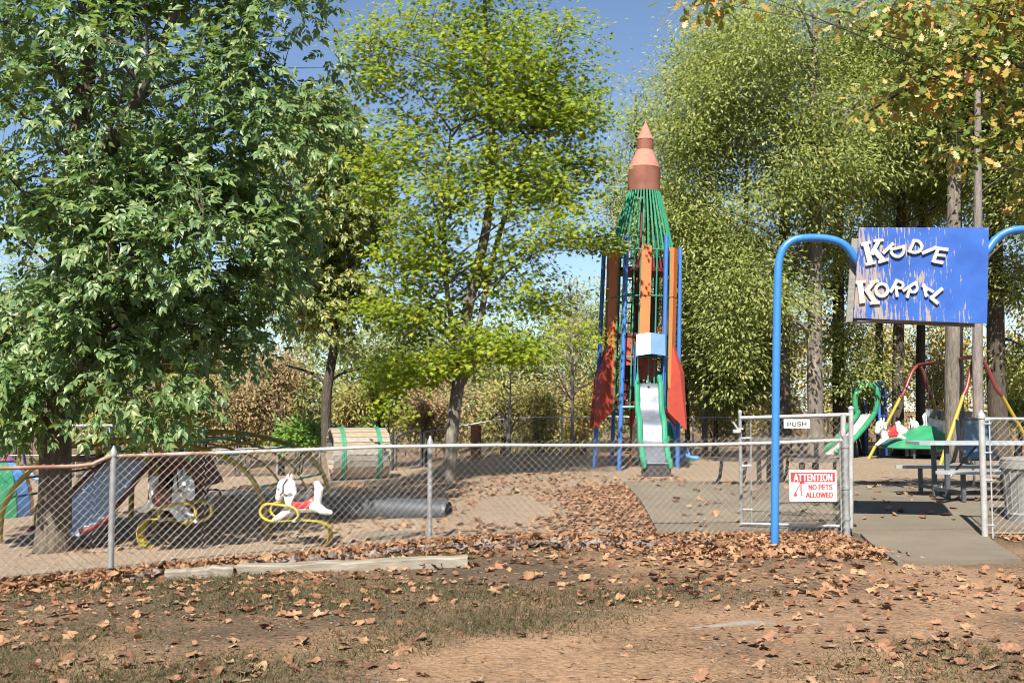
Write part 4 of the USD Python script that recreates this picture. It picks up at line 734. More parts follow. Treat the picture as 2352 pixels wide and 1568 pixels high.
for k in range(1, 6):
    a = math.radians(60 * k)
    f = Polygon([(.86, 2.95), (1.10, 2.25), (1.24, .93), (.66, 1.48), (.82, 2.25)]); ux = np.array([math.sin(a), -math.cos(a), 0]); q = MB()
    pts = np.array(f.exterior.coords)[:-1]; th = np.array([.05, .13, .03, .09, .10]); side = np.array([math.cos(a), math.sin(a), 0])
    L_ = [rr_(a, r, z) + side * w for (r, z), w in zip(pts, th)]; R_ = [rr_(a, r, z) - side * w for (r, z), w in zip(pts, th)]
    q.man(m3.Manifold.hull_points(np.array(L_[:2] + R_[:2] + [L_[4], R_[4]]))); q.man(m3.Manifold.hull_points(np.array([L_[1], R_[1], L_[4], R_[4], L_[3], R_[3], L_[2], R_[2]])))
    rk.part('fin', q, 'red_paint', False)
for z, r in ((1.55, .74), (3.15, .72), (4.72, .70)):
    rk.part('floor', MB().lathe([(.0, z + .03), (r, z + .03), (r, z - .06), (0, z - .06)], rb, ax, 18) if False else MB().lathe([(.0, (z + .03) * SC), (r * SC, (z + .03) * SC), (r * SC, (z - .06) * SC), (0, (z - .06) * SC)], rb, ax, 18), 'dark_red', 30)
rk.part('back_panel', MB().box(rl(.25, .45, 3.4), (.5, .02, 1.5), uz=ax).box(rl(-.1, .5, 2.2), (.5, .02, 1.1), uz=ax).box(rl(.3, .45, 4.95), (.75, .02, .3), uz=ax), 'dark_red')
rk.part('fireman_pole', MB().tube([rl(-.02, .1, 4.7), rl(-.02, .1, 6.5)], .04, 8), 'maroon_paint')
for s in (-.14, .14): rk.part('ladder_rail', MB().tube([rl(-.25 + s, .25, 0), rl(-.25 + s, .25, 4.9)], .025, 6), 'dark_red')
for k in range(13): rk.part('rung', MB().tube([rl(-.39, .25, .35 + k * .35), rl(-.11, .25, .35 + k * .35)], .016, 6), 'maroon_paint')
rk.part('red_plate', MB().box(rl(-.2, -.62, 2.75), (.42, .03, .62), uz=ax), 'red_paint'); rk.part('red_plate', MB().box(rl(.18, -.3, 2.35), (.4, .03, .5), uz=ax), 'red_paint')
hx = .12
hood = [(-.33, -.82, 3.02), (-.33, -1.02, 3.12), (-.33, -1.28, 2.62)]
mb = MB(); o = np.array([rl(hx + sx * .33, y, z + (0.05 if sx == 0 else 0)) for y, z in ((-.80, 3.08), (-1.02, 3.12), (-1.22, 2.62)) for sx in (-1, 0, 1)])
fq = []
for i in range(2):
    for j in range(2): a = i * 3 + j; fq += [[a, a + 1, a + 4], [a, a + 4, a + 3]]
mb.add(o, fq).add(o + [0, .02, -.02], fq)
rk.part('hood', mb, 'sky_blue_paint')
sp = spline([rl(hx, y, z) for y, z in ((-.72, 1.98), (-.95, 1.97), (-1.10, 1.70), (-1.26, 1.34), (-1.46, 1.20), (-1.62, 1.12), (-1.76, .86), (-1.90, .62), (-2.10, .53), (-2.25, .42), (-2.38, .30), (-2.6, .26))], 40)
LEANV = np.array([1, 0, 0.])
bed = MB(); V = np.vstack([sp + LEANV * s * .235 for s in (-1, 1)]); n = len(sp); i = np.arange(n - 1); ff_ = np.vstack([np.stack([i, i + 1, n + i + 1], 1), np.stack([i, n + i + 1, n + i], 1)]); bed.add(V, ff_).add(V + [0, .0, -.012], ff_)
bed.tube([sp[-1] - LEANV * .235, sp[-1] + LEANV * .235], .02, 8)
rk.part('slide_bed', bed, 'steel_bed', True)
for s in (-1, 1):
    q = sp + LEANV * s * .265 + [0, 0, .05]; w = np.full(n, 1.0); m = MB()
    m.tube(np.vstack([rl(hx, -.70, 2.25) + LEANV * s * .26, q[2:]]), .062, 8)
    c = q[-1]; m.box(c + [0, .0, -.06], (.10, .2, .2), bev=.03); rk.part('slide_rail', m, 'green_paint', 40)
    rk.part('slide_side', MB().box(rl(hx + s * .33, -.86, 2.42), (.02, .28, .95), uz=ax), 'blue_paint')
rk.part('slide_foot', MB().box(sp[-1] + [0, .12, -.17], (.56, .26, .26)), 'leg_dark'); rk.part('footing_bar', MB().tube([rl(-.5, -.85, 1.46), rl(-.2, -.9, 1.46)], .03, 8), 'green_paint')

# ------------------------------------------------------------------ wooden barrel
BY = 23.5; bc = W(816, 1034, BY); br = .62; b0 = W(760, 1034, BY - .15); b1 = W(884, 1036, BY + .25); bax = unit(b1 - b0); gz = float(g(bc[0], BY)); zc = gz + br - .02
bl = Thing('wooden_barrel', 'grey weathered wooden barrel on its side with two green metal hoops', 'barrel', [bc[0], BY, gz])
b0[2] = b1[2] = zc; bax = unit(b1 - b0); up_ = np.array([0, 0, 1.0]); sd = np.cross(bax, up_); Lb = np.linalg.norm(b1 - b0)
NS = 26; rng = np.random.default_rng(5)
for k in range(NS):
    a0, a1 = (k + .045) * 2 * PI / NS, (k + .955) * 2 * PI / NS; pts = []; e0, e1 = -rng.uniform(0, .04), Lb + rng.uniform(0, .03)
    for u in (e0, Lb / 2, e1):
        r = br * (1.0 if u == Lb / 2 else .985) + rng.uniform(-.003, .003)
        for a in (a0, a1):
            for q in (r, r - .045): pts.append(b0 + bax * u + (sd * math.cos(a) + up_ * math.sin(a)) * q)
    bl.part('stave', MB().man(m3.Manifold.hull_points(np.array(pts))), ['weathered_wood', 'weathered_wood_warm', 'weathered_wood_grey'][rng.integers(3)])
for u in (.17, .82):
    c = b0 + bax * Lb * u
    for du in (-.028, .028): bl.part('hoop', MB().lathe([(br + .004, -.022), (br + .016, -.022), (br + .016, .022), (br + .004, .022)], c + bax * du, bax, 40), 'green_paint', 30)
bl.part('ramp_panel', MB().box(b0 + bax * -.12 + up_ * -.28 - sd * .0, (.03, .9, .62), ux=bax, uz=(-.15, 0, 1)), 'weathered_wood_warm')
# wooden posts, timbers, pipe
def wpost(px, top, bot, wpx, Y, label, hg=None):
    p = ground_at((px - CX) * Y / F, Y); r = wpx * Y / F / 2; z = W(px, top, Y)[2]
    one('wooden_post', MB().lathe([(r, -.2), (r * 1.01, (z - p[2]) * .5), (r * .98, z - p[2] - .03), (r * .9, z - p[2]), (.001, z - p[2] + .01)], p, n=16), 'post_wood', label, 'post', smooth=40)
wpost(1094, 976, 1058, 24, 27.5, 'taller reddish wooden post right of the sweetgum trunk'); wpost(1156, 1022, 1060, 15, 28.5, 'shorter brown wooden post behind the fence left of the rocket')
def timber(a, b, w, h, mt, label, name='timber', cat='timber', seed=0):
    P0, P1 = a, b; n = 14; t = np.linspace(0, 1, n)[:, None]; rng = np.random.default_rng(seed); p = P0 * (1 - t) + P1 * t; p[:, 2] += np.cumsum(rng.normal(size=n)) * .004
    d = unit(P1 - P0); sdv = unit(np.cross(d, [0, 0, 1])); ring = []
    for i in range(n):
        ww, hh = w * (1 + .06 * rng.normal()), h * (1 + .06 * rng.normal()); bv = .018
        ring.append([p[i] + sdv * x * ww / 2 + np.array([0, 0, 1]) * z for x, z in ((-1, -.1), (-1, hh - bv), (-1 + 2 * bv / w, hh), (1 - 2 * bv / w, hh), (1, hh - bv), (1, -.1))])
    V = np.array(ring); s = 6; i, j = np.meshgrid(np.arange(n - 1), np.arange(s), indexing='ij'); k = (j + 1) % s; q = np.stack([i * s + j, i * s + k, (i + 1) * s + k, (i + 1) * s + j], -1).reshape(-1, 4)
    f = np.vstack([q[:, [0, 1, 2]], q[:, [0, 2, 3]], [[0, a_, a_ + 1] for a_ in range(1, 5)], [[(n - 1) * s, (n - 1) * s + a_ + 1, (n - 1) * s + a_] for a_ in range(1, 5)]])
    one(name, (V.reshape(-1, 3), f), mt, label, cat)
ga_, gb_, gc_ = G(379, 1332), G(548, 1318), G(1074, 1300)
timber(ga_, G(536, 1322), .15, .095, 'timber_pale', 'short pale landscape timber at the left, end facing the camera', seed=1)
timber(gb_, gc_, .16, .10, 'timber_pale', 'long pale split landscape timber lying in front of the fence', seed=2)
for a, b, lab in (((395, 1137), (505, 1137), 'grey plastic border strip behind the small white horses'), ((510, 1137), (640, 1137), 'pale border strip left of the right hand white horse'), ((700, 1137), (775, 1137), 'short white border strip behind the grey pipe')):
    timber(G(*a), G(*b), .12, .07, 'border_grey', lab, 'border_strip', 'edging', 3)
pa, pb_ = G(735, 1196), G(1022, 1190); rpz = .175
one('grey_pipe', MB().lathe([(rpz - .03, 0), (rpz, 0), (rpz + .012, .02), (rpz + .012, .05), (rpz, .07), (rpz, 2.0 - .05), (rpz - .03, 2.0), (rpz - .03, .02)], pa + [0, .15, rpz], unit((pb_ - pa) * [1, 1, 0]), 28), 'pipe_grey', 'long dark grey plastic pipe lying on the gravel behind the fence', 'pipe', smooth=40)
# ------------------------------------------------------------------ left play equipment
def horse(t, o, fwd, s, saddle, blanket, seedk=0):
    # a springing white horse: o = point on the ground below, fwd = heading, s = size
    f = unit(fwd); z = np.array([0, 0, 1.0]); w = np.cross(z, f)
    P = lambda a, b, c=0: o + (f * a + z * b + w * c) * s
    body = hulls([((P(.13, .52), .085 * s), (P(-.18, .54), .085 * s)), ((P(.13, .52), .085 * s), (P(.17, .66), .075 * s)), ((P(.17, .66), .075 * s), (P(.19, .76), .09 * s)), ((P(.17, .78), .08 * s), (P(.26, .78), .07 * s)), ((P(.25, .76), .085 * s), (P(.31, .62), .052 * s)), ((P(.16, .74), .075 * s), (P(.12, .62), .06 * s)),
                  ((P(.12, .48, .045), .055 * s), (P(.26, .40, .05), .042 * s)), ((P(.26, .40, .05), .042 * s), (P(.35, .345, .05), .032 * s)), ((P(.12, .48, -.045), .055 * s), (P(.22, .38, -.05), .042 * s)), ((P(.22, .38, -.05), .042 * s), (P(.30, .34, -.05), .032 * s)),
                  ((P(-.18, .53, .045), .06 * s), (P(-.29, .48, .05), .042 * s)), ((P(-.29, .48, .05), .042 * s), (P(-.37, .47, .05), .03 * s)), ((P(-.18, .53, -.045), .06 * s), (P(-.28, .46, -.05), .042 * s)), ((P(-.28, .46, -.05), .042 * s), (P(-.36, .45, -.05), .03 * s)),
                  ((P(-.21, .60), .05 * s), (P(-.23, .74), .055 * s)), ((P(-.23, .74), .055 * s), (P(-.20, .80), .04 * s))])
    q = t.part('body', MB().man(body), 'horse_white', 50)
    for c in (.075, -.075):
        q.part('eye', MB().tm(trimesh.creation.icosphere(1, .012 * s, ).apply_translation(P(.285, .73, c))), 'horse_black')
        q.part('ear', MB().man(hulls([((P(.18, .86, c * .6), .022 * s), (P(.17, .91, c * .6), .008 * s))])), 'horse_white')
        e = 1.12 if c > 0 else -1.12
        q.part('bridle', MB().tube([P(.17, .86, .06 * e), P(.21, .78, .088 * e), P(.215, .69, .08 * e), P(.27, .66, .058 * e)], .008 * s, 5).tube([P(.215, .69, .08 * e), P(.16, .66, .082 * e), P(.10, .69, .07 * e)], .008 * s, 5), 'horse_black')
    sd = hulls([((P(.06, .545), .095 * s), (P(-.13, .56), .098 * s))]); cut = m3.Manifold.cube([3.0, 3.0, .3], True).translate([float(v) for v in P(0, .45)])
    q = t.part('blanket', MB().man(sd), blanket, 40)
    t.part('saddle', MB().man(hulls([((P(.03, .60), .092 * s), (P(-.08, .61), .094 * s)), ((P(-.09, .63), .08 * s), (P(-.13, .71), .045 * s))])), saddle, 40)
def band(p, w, wide):                                                        # a flat strip along p, wide along the vector w
    p = np.asarray(p, float); w = unit(w) * wide / 2; n = len(p); t = unit(np.gradient(p, axis=0)); nr = np.cross(t, unit(w)) * .006
    V = np.vstack([p - w - nr, p + w - nr, p + w + nr, p - w + nr]); i = np.arange(n - 1); f = []
    for a in range(4):
        b = (a + 1) % 4; f += [np.stack([a * n + i, b * n + i, b * n + i + 1], 1), np.stack([a * n + i, b * n + i + 1, a * n + i + 1], 1)]
    f += [np.array([[0, n, 2 * n], [0, 2 * n, 3 * n], [n - 1, 3 * n - 1, 2 * n - 1], [n - 1, 4 * n - 1, 3 * n - 1]])]
    return V, np.vstack(f)
def spring_horse(px, py, fwd, s, label, saddle, blanket, col='yellow_paint', spring=True):
    o = G(px, py); t = Thing('horse_rider', label, 'spring rider', o); f = unit(fwd); z = np.array([0, 0, 1.0]); w = np.cross(z, f); P = lambda a, b, c=0: o + (f * a + z * b + w * c) * s
    horse(t, o + z * (-.02 * s), f, s, saddle, blanket)
    a = np.linspace(-95, 95, 18)
    if spring: c = P(-.22, .165); arc_ = np.array([c + (f * -math.cos(math.radians(q)) * .17 + z * -math.sin(math.radians(-q)) * .165) * s for q in a]); t.part('leaf_spring', MB().add(*band(np.vstack([[P(-.02, .0)], arc_, [P(.0, .335), P(.2, .325), P(.34, .315)]]), w, .13 * s)), col)
    h = [P(.30, .33, .0), P(.44, .35, .0), P(.50, .42, 0), P(.46, .51, 0), P(.36, .53, 0), P(.12, .51, .0), P(.02, .48, 0), P(-.02, .41, 0), P(.03, .35, 0)]
    for c in (.13, -.13): t.part('handle_bar', MB().tube(np.array(spline(h, 26)) + w * c * s, .018 * s, 8), col, True)
    t.part('foot_rest', MB().tube([P(.02, .34, -.16), P(.02, .34, .16)], .02 * s, 8), 'border_grey')
    return t
spring_horse(692, 1258, (-1, .28, 0), .98, 'white spring horse facing left with black seat and red blanket beside the grey pipe', 'horse_black', 'sign_red')
spring_horse(384, 1262, (1, -.42, 0), 1.1, 'white spring horse with tan saddle turned to the right in front of the play house', 'saddle_tan', 'maroon_paint')
spring_horse(452, 1196, (.75, -.66, 0), .9, 'white spring horse with red handle bar standing behind the tan saddled one', 'maroon_paint', 'plastic_blue', 'maroon_paint', False)
# wide slide with maroon rails
YS = 13.6; c = G(205, 1222)
ws = Thing('wide_slide', 'wide blue grey metal slide with maroon side rails behind the big trunk', 'slide', c)
Lr = spline([W(60, 1216, 12.6), W(95, 1207, 12.75), W(140, 1160, 13.2), W(250, 1045, 14.2), W(262, 1030, 14.35)], 20); Rr = spline([W(182, 1222, 12.4), W(228, 1204, 12.55), W(265, 1168, 12.95), W(350, 1058, 14.1), W(362, 1044, 14.25)], 20)
V = np.vstack([Lr, Rr]) - [0, 0, .03]; n = 20; i = np.arange(n - 1); fs = np.vstack([np.stack([i, i + 1, n + i + 1], 1), np.stack([i, n + i + 1, n + i], 1)])
ws.part('slide_bed', MB().add(V, fs).add(V - [0, 0, .015], fs), 'slide_steel', True)
for p in (Lr, Rr): ws.part('side_rail', MB().tube(p, .035, 10), 'maroon_paint', 40)
ws.part('support_leg', MB().tube([Rr[-3], np.r_[Rr[-3][:2], -.2]], .03, 8), 'maroon_paint'); ws.part('support_leg', MB().tube([Lr[-3], np.r_[Lr[-3][:2], -.2]], .03, 8), 'maroon_paint')
# tower with yellow posts and maroon roof
YT = 14.8
tw = Thing('play_tower', 'play tower with yellow posts and maroon roof half hidden by the big tree', 'playground tower', ground_at(*xy(340, YT)))
for px, Yq in ((231, 14.3), (364, 14.2), (437, 14.4), (309, 15.4), (420, 15.6)):
    p = ground_at(*xy(px, Yq)); tw.part('post', MB().tube([p - [0, 0, .2], np.r_[p[:2], W(px, 848, Yq)[2]]], .042, 12), 'yellow_paint', 40)
c0 = W(330, 840, YT); rw, rd = .95, .8
eav = [c0 + [sx * rw, sy * rd, 0] for sx, sy in ((-1, -1), (1, -1), (1, 1), (-1, 1))]; apx = c0 + [0, 0, .55]
tw.part('roof', MB().man(m3.Manifold.hull_points(np.array(eav + [e + [0, 0, .06] for e in eav] + [apx]))), 'maroon_paint')
tw.part('roof_beam', MB().tube([e - [0, 0, .05] for e in eav] + [eav[0] - [0, 0, .05]], .035, 8), 'yellow_paint')
tw.part('deck', MB().box(W(330, 1050, YT), (1.6, 1.3, .06)), 'maroon_paint')
# brick red play house
YH = 14.4; h0 = ground_at(*xy(405, YH)); hs = F / YH
hz = lambda py: W(405, py, YH)[2]
ph_ = Thing('play_house', 'brick red plastic play house with dark arched openings below the yellow tower', 'play house', h0)
X0, X1 = xy(350, YH)[0], xy(437, YH)[0]; zt, ze, zb = hz(1046), hz(1090), h0[2] - .02
wall = Polygon([(X0, zb), (X1, zb), (X1, ze + .1), (X1 - .04, zt), (X0 + .12, zt), (X0, ze)])
def archhole(x, w, z0, z1): return unary_union([Polygon([(x - w / 2, z0), (x + w / 2, z0), (x + w / 2, z1 - w / 2), (x - w / 2, z1 - w / 2)]), affinity.scale(Point(x, z1 - w / 2).buffer(w / 2, 8), 1, 1)])
front = wall.difference(archhole(xy(398, YH)[0], .18, zb + .12, hz(1088))).difference(archhole(xy(424, YH)[0], .11, hz(1130), hz(1090)))
ph_.part('front_wall', MB().prism(front, (0, YH, 0), np.array([1., 0, 0]), np.array([0, 0, 1.]), .05, np.array([0, -1., 0])), 'brick_paint')
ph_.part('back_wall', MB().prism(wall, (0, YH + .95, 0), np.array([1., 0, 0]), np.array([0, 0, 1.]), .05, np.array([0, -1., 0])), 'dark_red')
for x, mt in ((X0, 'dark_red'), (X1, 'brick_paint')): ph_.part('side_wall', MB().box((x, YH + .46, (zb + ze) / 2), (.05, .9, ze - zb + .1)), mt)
ph_.part('roof', MB().box(((X0 + X1) / 2 + .03, YH + .45, zt + .02), (X1 - X0 + .02, 1.1, .05), bev=.015), 'brick_paint')
ph_.part('roof_wing', MB().box((X1 + .10, YH + .45, ze + .02), (.05, 1.1, .44), uz=(-.55, 0, 1)), 'brick_paint'); ph_.part('door_panel', MB().box((xy(358, YH)[0], YH - .06, hz(1090)), (.11, .02, .26), bev=.01), 'leaf_yellow')
ph_.part('back_window', MB().box((xy(424, YH)[0], YH + .55, hz(1105)), (.2, .02, .3)), 'green_paint')
# arch climber
ac = Thing('arch_climber', 'long yellow arched ladder climber spanning from the left edge to the white horse', 'climbing frame', G(300, 1200))
def arch(dx, dy, Yv):
    pts = [(0, 1196), (20, 1140), (71, 1078), (112, 1045), (166, 1020), (230, 1012), (310, 1011), (383, 1015), (461, 1031), (524, 1053), (567, 1085), (596, 1131), (612, 1190)]
    return spline([W(px + dx, py + dy, Yv) for px, py in pts], 44)
def tozero(p): p = p.copy(); p[0, 2] = min(p[0, 2], g(*p[0, :2]) - .1); p[-1, 2] = min(p[-1, 2], g(*p[-1, :2]) - .1); return p
f0 = tozero(arch(0, 0, 13.4)); f1 = f0 + [.55, 1.7, .08]; 
ac.part('arch_tube', MB().tube(f0, .034, 10), 'yellow_paint', True); ac.part('arch_tube', MB().tube(f1, .034, 10), 'yellow_paint', True)
for k in range(3, 42, 3): ac.part('rung', MB().tube([f0[k], f1[k]], .016, 6), 'green_paint' if k % 2 else 'olive_yellow')
for q in (.33, .66): ac.part('inner_tube', MB().tube(f0 * (1 - q) + f1 * q - [0, 0, .03], .016, 6), 'olive_yellow', True)
# plastic dome, blue swing set at the far left
dc = ground_at(*xy(0, 16.5)); 
dm = Thing('plastic_dome', 'blue play dome with green and orange panels and a purple cap at the left edge', 'play dome', dc)
R_, H_ = .58, .92
for k in range(12):
    a0, a1 = 2 * PI * (k + .03) / 12, 2 * PI * (k + .97) / 12; mt = ('plastic_blue', 'plastic_green', 'plastic_blue', 'plastic_orange')[k % 4]; pts = []; V = []
    for t in np.linspace(0, 1, 9): r, z = R_ * math.cos(t * 1.35) ** .75, H_ * math.sin(t * 1.45); V += [[r * math.sin(a0), -r * math.cos(a0), z], [r * math.sin(a1), -r * math.cos(a1), z]]
    V = np.array(V) + dc; i = np.arange(8) * 2; fq = np.vstack([np.stack([i, i + 1, i + 3], 1), np.stack([i, i + 3, i + 2], 1)]); ctr = dc + [0, 0, .1]; dm.part('panel', MB().add(V, fq).add(V + unit(ctr - V) * .02, fq), mt)
dm.part('cap', MB().lathe([(.24, -.04), (.26, 0), (.16, .10), (.05, .15), (.001, .155)], dc + [0, 0, H_], n=20), 'purple_plastic', 40)
sw_ = Thing('blue_swing_frame', 'swing frame with dark blue slanted legs and a pale crossbar behind the big trunk', 'swing set', ground_at(*xy(150, 24)))
cb0, cb1 = W(-30, 977, 24), W(268, 977, 24.6); sw_.part('crossbar', MB().tube([cb0, cb1], .035, 10), 'border_grey', 40)
for c, dx in ((W(45, 977, 24), -.45), (W(252, 977, 24.6), .45)):
    for dy in (-.9, .9): p = np.array([c[0] + dx * (1 if dy < 0 else .4), c[1] + dy, 0]); p[2] = g(p[0], p[1]) - .1; sw_.part('leg', MB().tube([c, p], .035, 8), 'navy_paint', 40)
for x in (.35, .75):
    a = cb0 * (1 - x) + cb1 * x; sw_.part('chain', MB().tube([a, a + [0, 0, -1.15]], .008, 4).tube([a + [.4, 0, 0], a + [.4, 0, -1.15]], .008, 4), 'chain_dark'); sw_.part('seat', MB().tube(spline([a + [0, 0, -1.15], a + [.1, 0, -1.27], a + [.3, 0, -1.27], a + [.4, 0, -1.15]], 9), .045, 8), 'plastic_blue', True)
# toddler slide behind the rocket
ts = Thing('toddler_slide', 'low blue and green plastic slide behind the right foot of the rocket', 'slide', ground_at(*xy(1535, 26)))
for px, py0, py1, w in ((1524, 975, 1050, .46), (1552, 1022, 1056, .40)):
    a, b = W(px, py0, 26.6), W(px + 16, py1, 25.2); b[2] = max(b[2], g(b[0], b[1]) + .05); sp_ = spline([a, a * .7 + b * .3 + [0, 0, .03], a * .3 + b * .7 - [0, 0, .05], b, b + [.15, -.25, 0]], 18); V = np.vstack([sp_ - [w / 2, 0, 0], sp_ + [w / 2, 0, 0]]); i = np.arange(17); fq = np.vstack([np.stack([i, i + 1, 18 + i + 1], 1), np.stack([i, 18 + i + 1, 18 + i], 1)])
    ts.part('slide_bed', MB().add(V, fq).add(V - [0, 0, .02], fq), 'plastic_green', True)
    for s in (-1, 1): ts.part('side_rail', MB().tube(sp_ + [s * w / 2, 0, .06], .05, 8), 'plastic_blue', True)
    ts.part('step_block', MB().box(a + [0, .3, -.3], (w + .1, .5, .8), bev=.05), 'plastic_blue')
# ------------------------------------------------------------------ right play equipment
sf = Thing('swing_frame', 'tall swing frame with red top bar and yellow legs behind the picnic tables', 'swing set', ground_at(*xy(2190, 27)))
A, B = W(2110, 838, 29.5), W(2245, 818, 24.5); sf.part('top_bar', MB().tube([A, A * .5 + B * .5, B], .05, 12), 'maroon_paint', 40)
for c, feet in ((A, ((1984, 1060, 28.2), (2188, 1052, 30.5))), (B, ((2146, 1062, 23.6), (2392, 1050, 25.2)))):
    for px, py, Yf in feet:
        p = ground_at(*xy(px, Yf)); m = c * .64 + p * .36; top_ = spline([c + (B - A) * .0, c * .93 + p * .07 + [0, 0, .10], c * .8 + p * .2 + [0, 0, .05], m], 10); sf.part('leg_top', MB().tube(top_, .05, 10), 'maroon_paint', True); sf.part('leg', MB().tube([m, p - [0, 0, .15]], .046, 10), 'yellow_paint', 40)
for k, q in enumerate((.22, .42, .62, .80)):
    a = A * (1 - q) + B * q; d = unit(B - A); z = 1.45 if k else 1.4
    for s in (-.22, .22): sf.part('chain', MB().tube([a + d * s, a + d * s * .9 - [0, 0, z]], .009, 4), 'chain_dark')
    sf.part('belt_seat', MB().add(*band(spline([a + d * -.24 - [0, 0, z - .1], a + d * -.2 - [0, 0, z + .02], a - [0, 0, z + .14], a + d * .2 - [0, 0, z + .02], a + d * .24 - [0, 0, z - .1]], 14), np.cross(d, [0, 0, 1]), .17)), 'rubber_grey')
# merry-go-round with white horses
mc = ground_at(*xy(2120, 28.6)); mh = W(2120, 1026, 28.6)[2]
mg = Thing('merry_go_round', 'green dish shaped merry go round with white animal riders behind the swing frame', 'merry-go-round', mc)
mr_ = 100 * 28.6 / F; hh = mh - mc[2]
mg.part('dish', MB().lathe([(.001, hh + .62), (.25, hh + .60), (.5, hh + .42), (.9, hh + .2), (mr_, hh + .03), (mr_ + .03, hh), (mr_, hh - .03), (.3, hh - .02), (.001, hh - .02)], mc, n=36), 'plastic_green', 30)
mg.part('pedestal', MB().lathe([(.35, 0), (.16, .1), (.14, hh), (.01, hh)], mc, n=14), 'leg_dark')
for k in range(5): a = k * 2 * PI / 5 + .3; p = mc + [math.cos(a) * mr_ * .9, math.sin(a) * mr_ * .9, 0]; mg.part('leg', MB().tube([p, p + [0, 0, hh]], .03, 6), 'leg_steel')
hr = []
for k, (px, Yq, fw, lab) in enumerate(((2040, 28.2, (-1, -.3, 0), 'white rider animal with red saddle at the left of the green merry go round'), (2078, 28.9, (.5, -1, 0), 'white rider animal facing the camera behind the red saddled one'), (2142, 29.3, (1, .2, 0), 'white rider animal behind the hanging grey swing seats'), (2190, 28.2, (1, -.4, 0), 'white rider animal at the right rim of the merry go round'))):
    o = np.array([*xy(px, Yq), mh + (.0 if k != 2 else .25)]); t = Thing('rider_animal', lab, 'ride animal', o); horse(t, o - [0, 0, .36], fw, 1.3, 'sign_red' if k == 0 else 'horse_white', 'sign_red' if k == 0 else 'horse_white')
# green tower slide
gy = 29.5; gs = Thing('tower_slide', 'green curved slide coming down from a small blue pipe tower left of the swing frame', 'slide', ground_at(*xy(1990, gy)))
tp = [xy(1960, gy + .2), xy(2018, gy - .2), xy(2032, gy + 1.0), xy(1985, gy + 1.2)]; zt = W(2000, 878, gy)[2]
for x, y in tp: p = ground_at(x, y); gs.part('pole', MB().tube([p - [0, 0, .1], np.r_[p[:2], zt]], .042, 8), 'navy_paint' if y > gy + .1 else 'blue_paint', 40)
gs.part('top_frame', MB().tube([np.r_[a, zt] for a in tp + tp[:1]], .03, 6), 'blue_paint'); gs.part('deck', MB().box((xy(2005, gy)[0], gy + .5, W(2000, 955, gy)[2]), (.8, 1.1, .06)), 'navy_paint')
gp_ = spline([W(1990, 950, gy), W(1988, 957, gy - .3), W(1978, 972, gy - .7), W(1955, 1000, gy - 1.1), W(1925, 1030, gy - 1.5), W(1900, 1044, gy - 1.9)], 22); wd = .26
V = np.vstack([gp_ - [wd, .05, 0], gp_ + [wd, .05, 0]]); i = np.arange(21); fq = np.vstack([np.stack([i, i + 1, 22 + i + 1], 1), np.stack([i, 22 + i + 1, 22 + i], 1)]); gs.part('slide_bed', MB().add(V, fq).add(V - [0, 0, .02], fq), 'border_grey', True)
for s in (-1, 1): gs.part('side_rail', MB().tube(gp_ + [s * wd, s * .05, .07], .075, 8), 'plastic_green', True)
gs.part('hood', MB().tube(spline([gp_[1] + [-wd, 0, .0], W(1964, 918, gy - .2), W(1974, 892, gy - .2), W(1994, 882, gy - .2), W(2012, 893, gy - .2), W(2016, 918, gy - .2), gp_[1] + [wd, 0, .0]], 22), .085, 8), 'plastic_green', True)
# picnic tables
def table(name, label, c, Lx, yaw, top_mt, leg_mt, h=.78, seat=.46, benches=(-1, 1), swivel=False):
    t = Thing(name, label, 'picnic table', c); ux = np.array([math.cos(yaw), math.sin(yaw), 0]); uy = np.array([-ux[1], ux[0], 0]); z = np.array([0, 0, 1.])
    def plank(L, wv, zz, off, nm): pl = Polygon([(-L / 2 + .12, -wv / 2), (L / 2 - .12, -wv / 2), (L / 2, -wv / 2 + .12), (L / 2, wv / 2 - .12), (L / 2 - .12, wv / 2), (-L / 2 + .12, wv / 2), (-L / 2, wv / 2 - .12), (-L / 2, -wv / 2 + .12)]).buffer(.0); t.part(nm, MB().prism(pl.buffer(-.02).buffer(.02), c + z * (zz - .045) + uy * off, ux, uy, .045), top_mt)
    plank(Lx, .74, h, 0, 'table_top')
    for s in benches: plank(Lx * .98, .28, seat, s * .72, 'bench')
    for e in (-1, 1):
        for s in (-1, 1):
            a = c + ux * e * (Lx / 2 - .42) + uy * s * .22; t.part('leg', MB().box(a + z * (h - .05) / 2, (.06, .06, h - .05), ux=ux), leg_mt)
        for s in benches: a = c + ux * e * (Lx / 2 - .42) + uy * s * .72; t.part('bench_leg', MB().box(a + z * (seat - .05) / 2, (.055, .055, seat - .05), ux=ux), leg_mt)
        t.part('cross_bar', MB().box(c + ux * e * (Lx / 2 - .42) + z * .12, (.05, 1.5, .05), ux=ux), leg_mt)
    t.part('brace', MB().tube([c + ux * (Lx / 2 - .42) + z * .14, c + ux * .1 + z * (h - .08)], .016, 6).tube([c - ux * (Lx / 2 - .42) + z * .14, c - ux * .1 + z * (h - .08)], .016, 6), leg_mt)
    return t
tc = ground_at(7.15, 15.2, .055); table('picnic_table', 'blue grey metal picnic table with benches right of the gate path', tc, 2.15, .02, 'table_grey', 'leg_steel', .84, .44)
t2 = ground_at(*xy(1805, 18.2), .055)
d2 = Thing('picnic_table', 'shaded brown picnic table with detached seats seen through the open gate', 'picnic table', t2)
def rplank(c, L, w, ang): pl = rr(L, w, .05); ux = np.array([math.cos(ang), math.sin(ang), 0]); return MB().prism(pl, c, ux, np.array([-ux[1], ux[0], 0]), .06)
d2.part('table_top', rplank(t2 + [0, 0, .76], 1.5, .8, .02), 'table_brown')
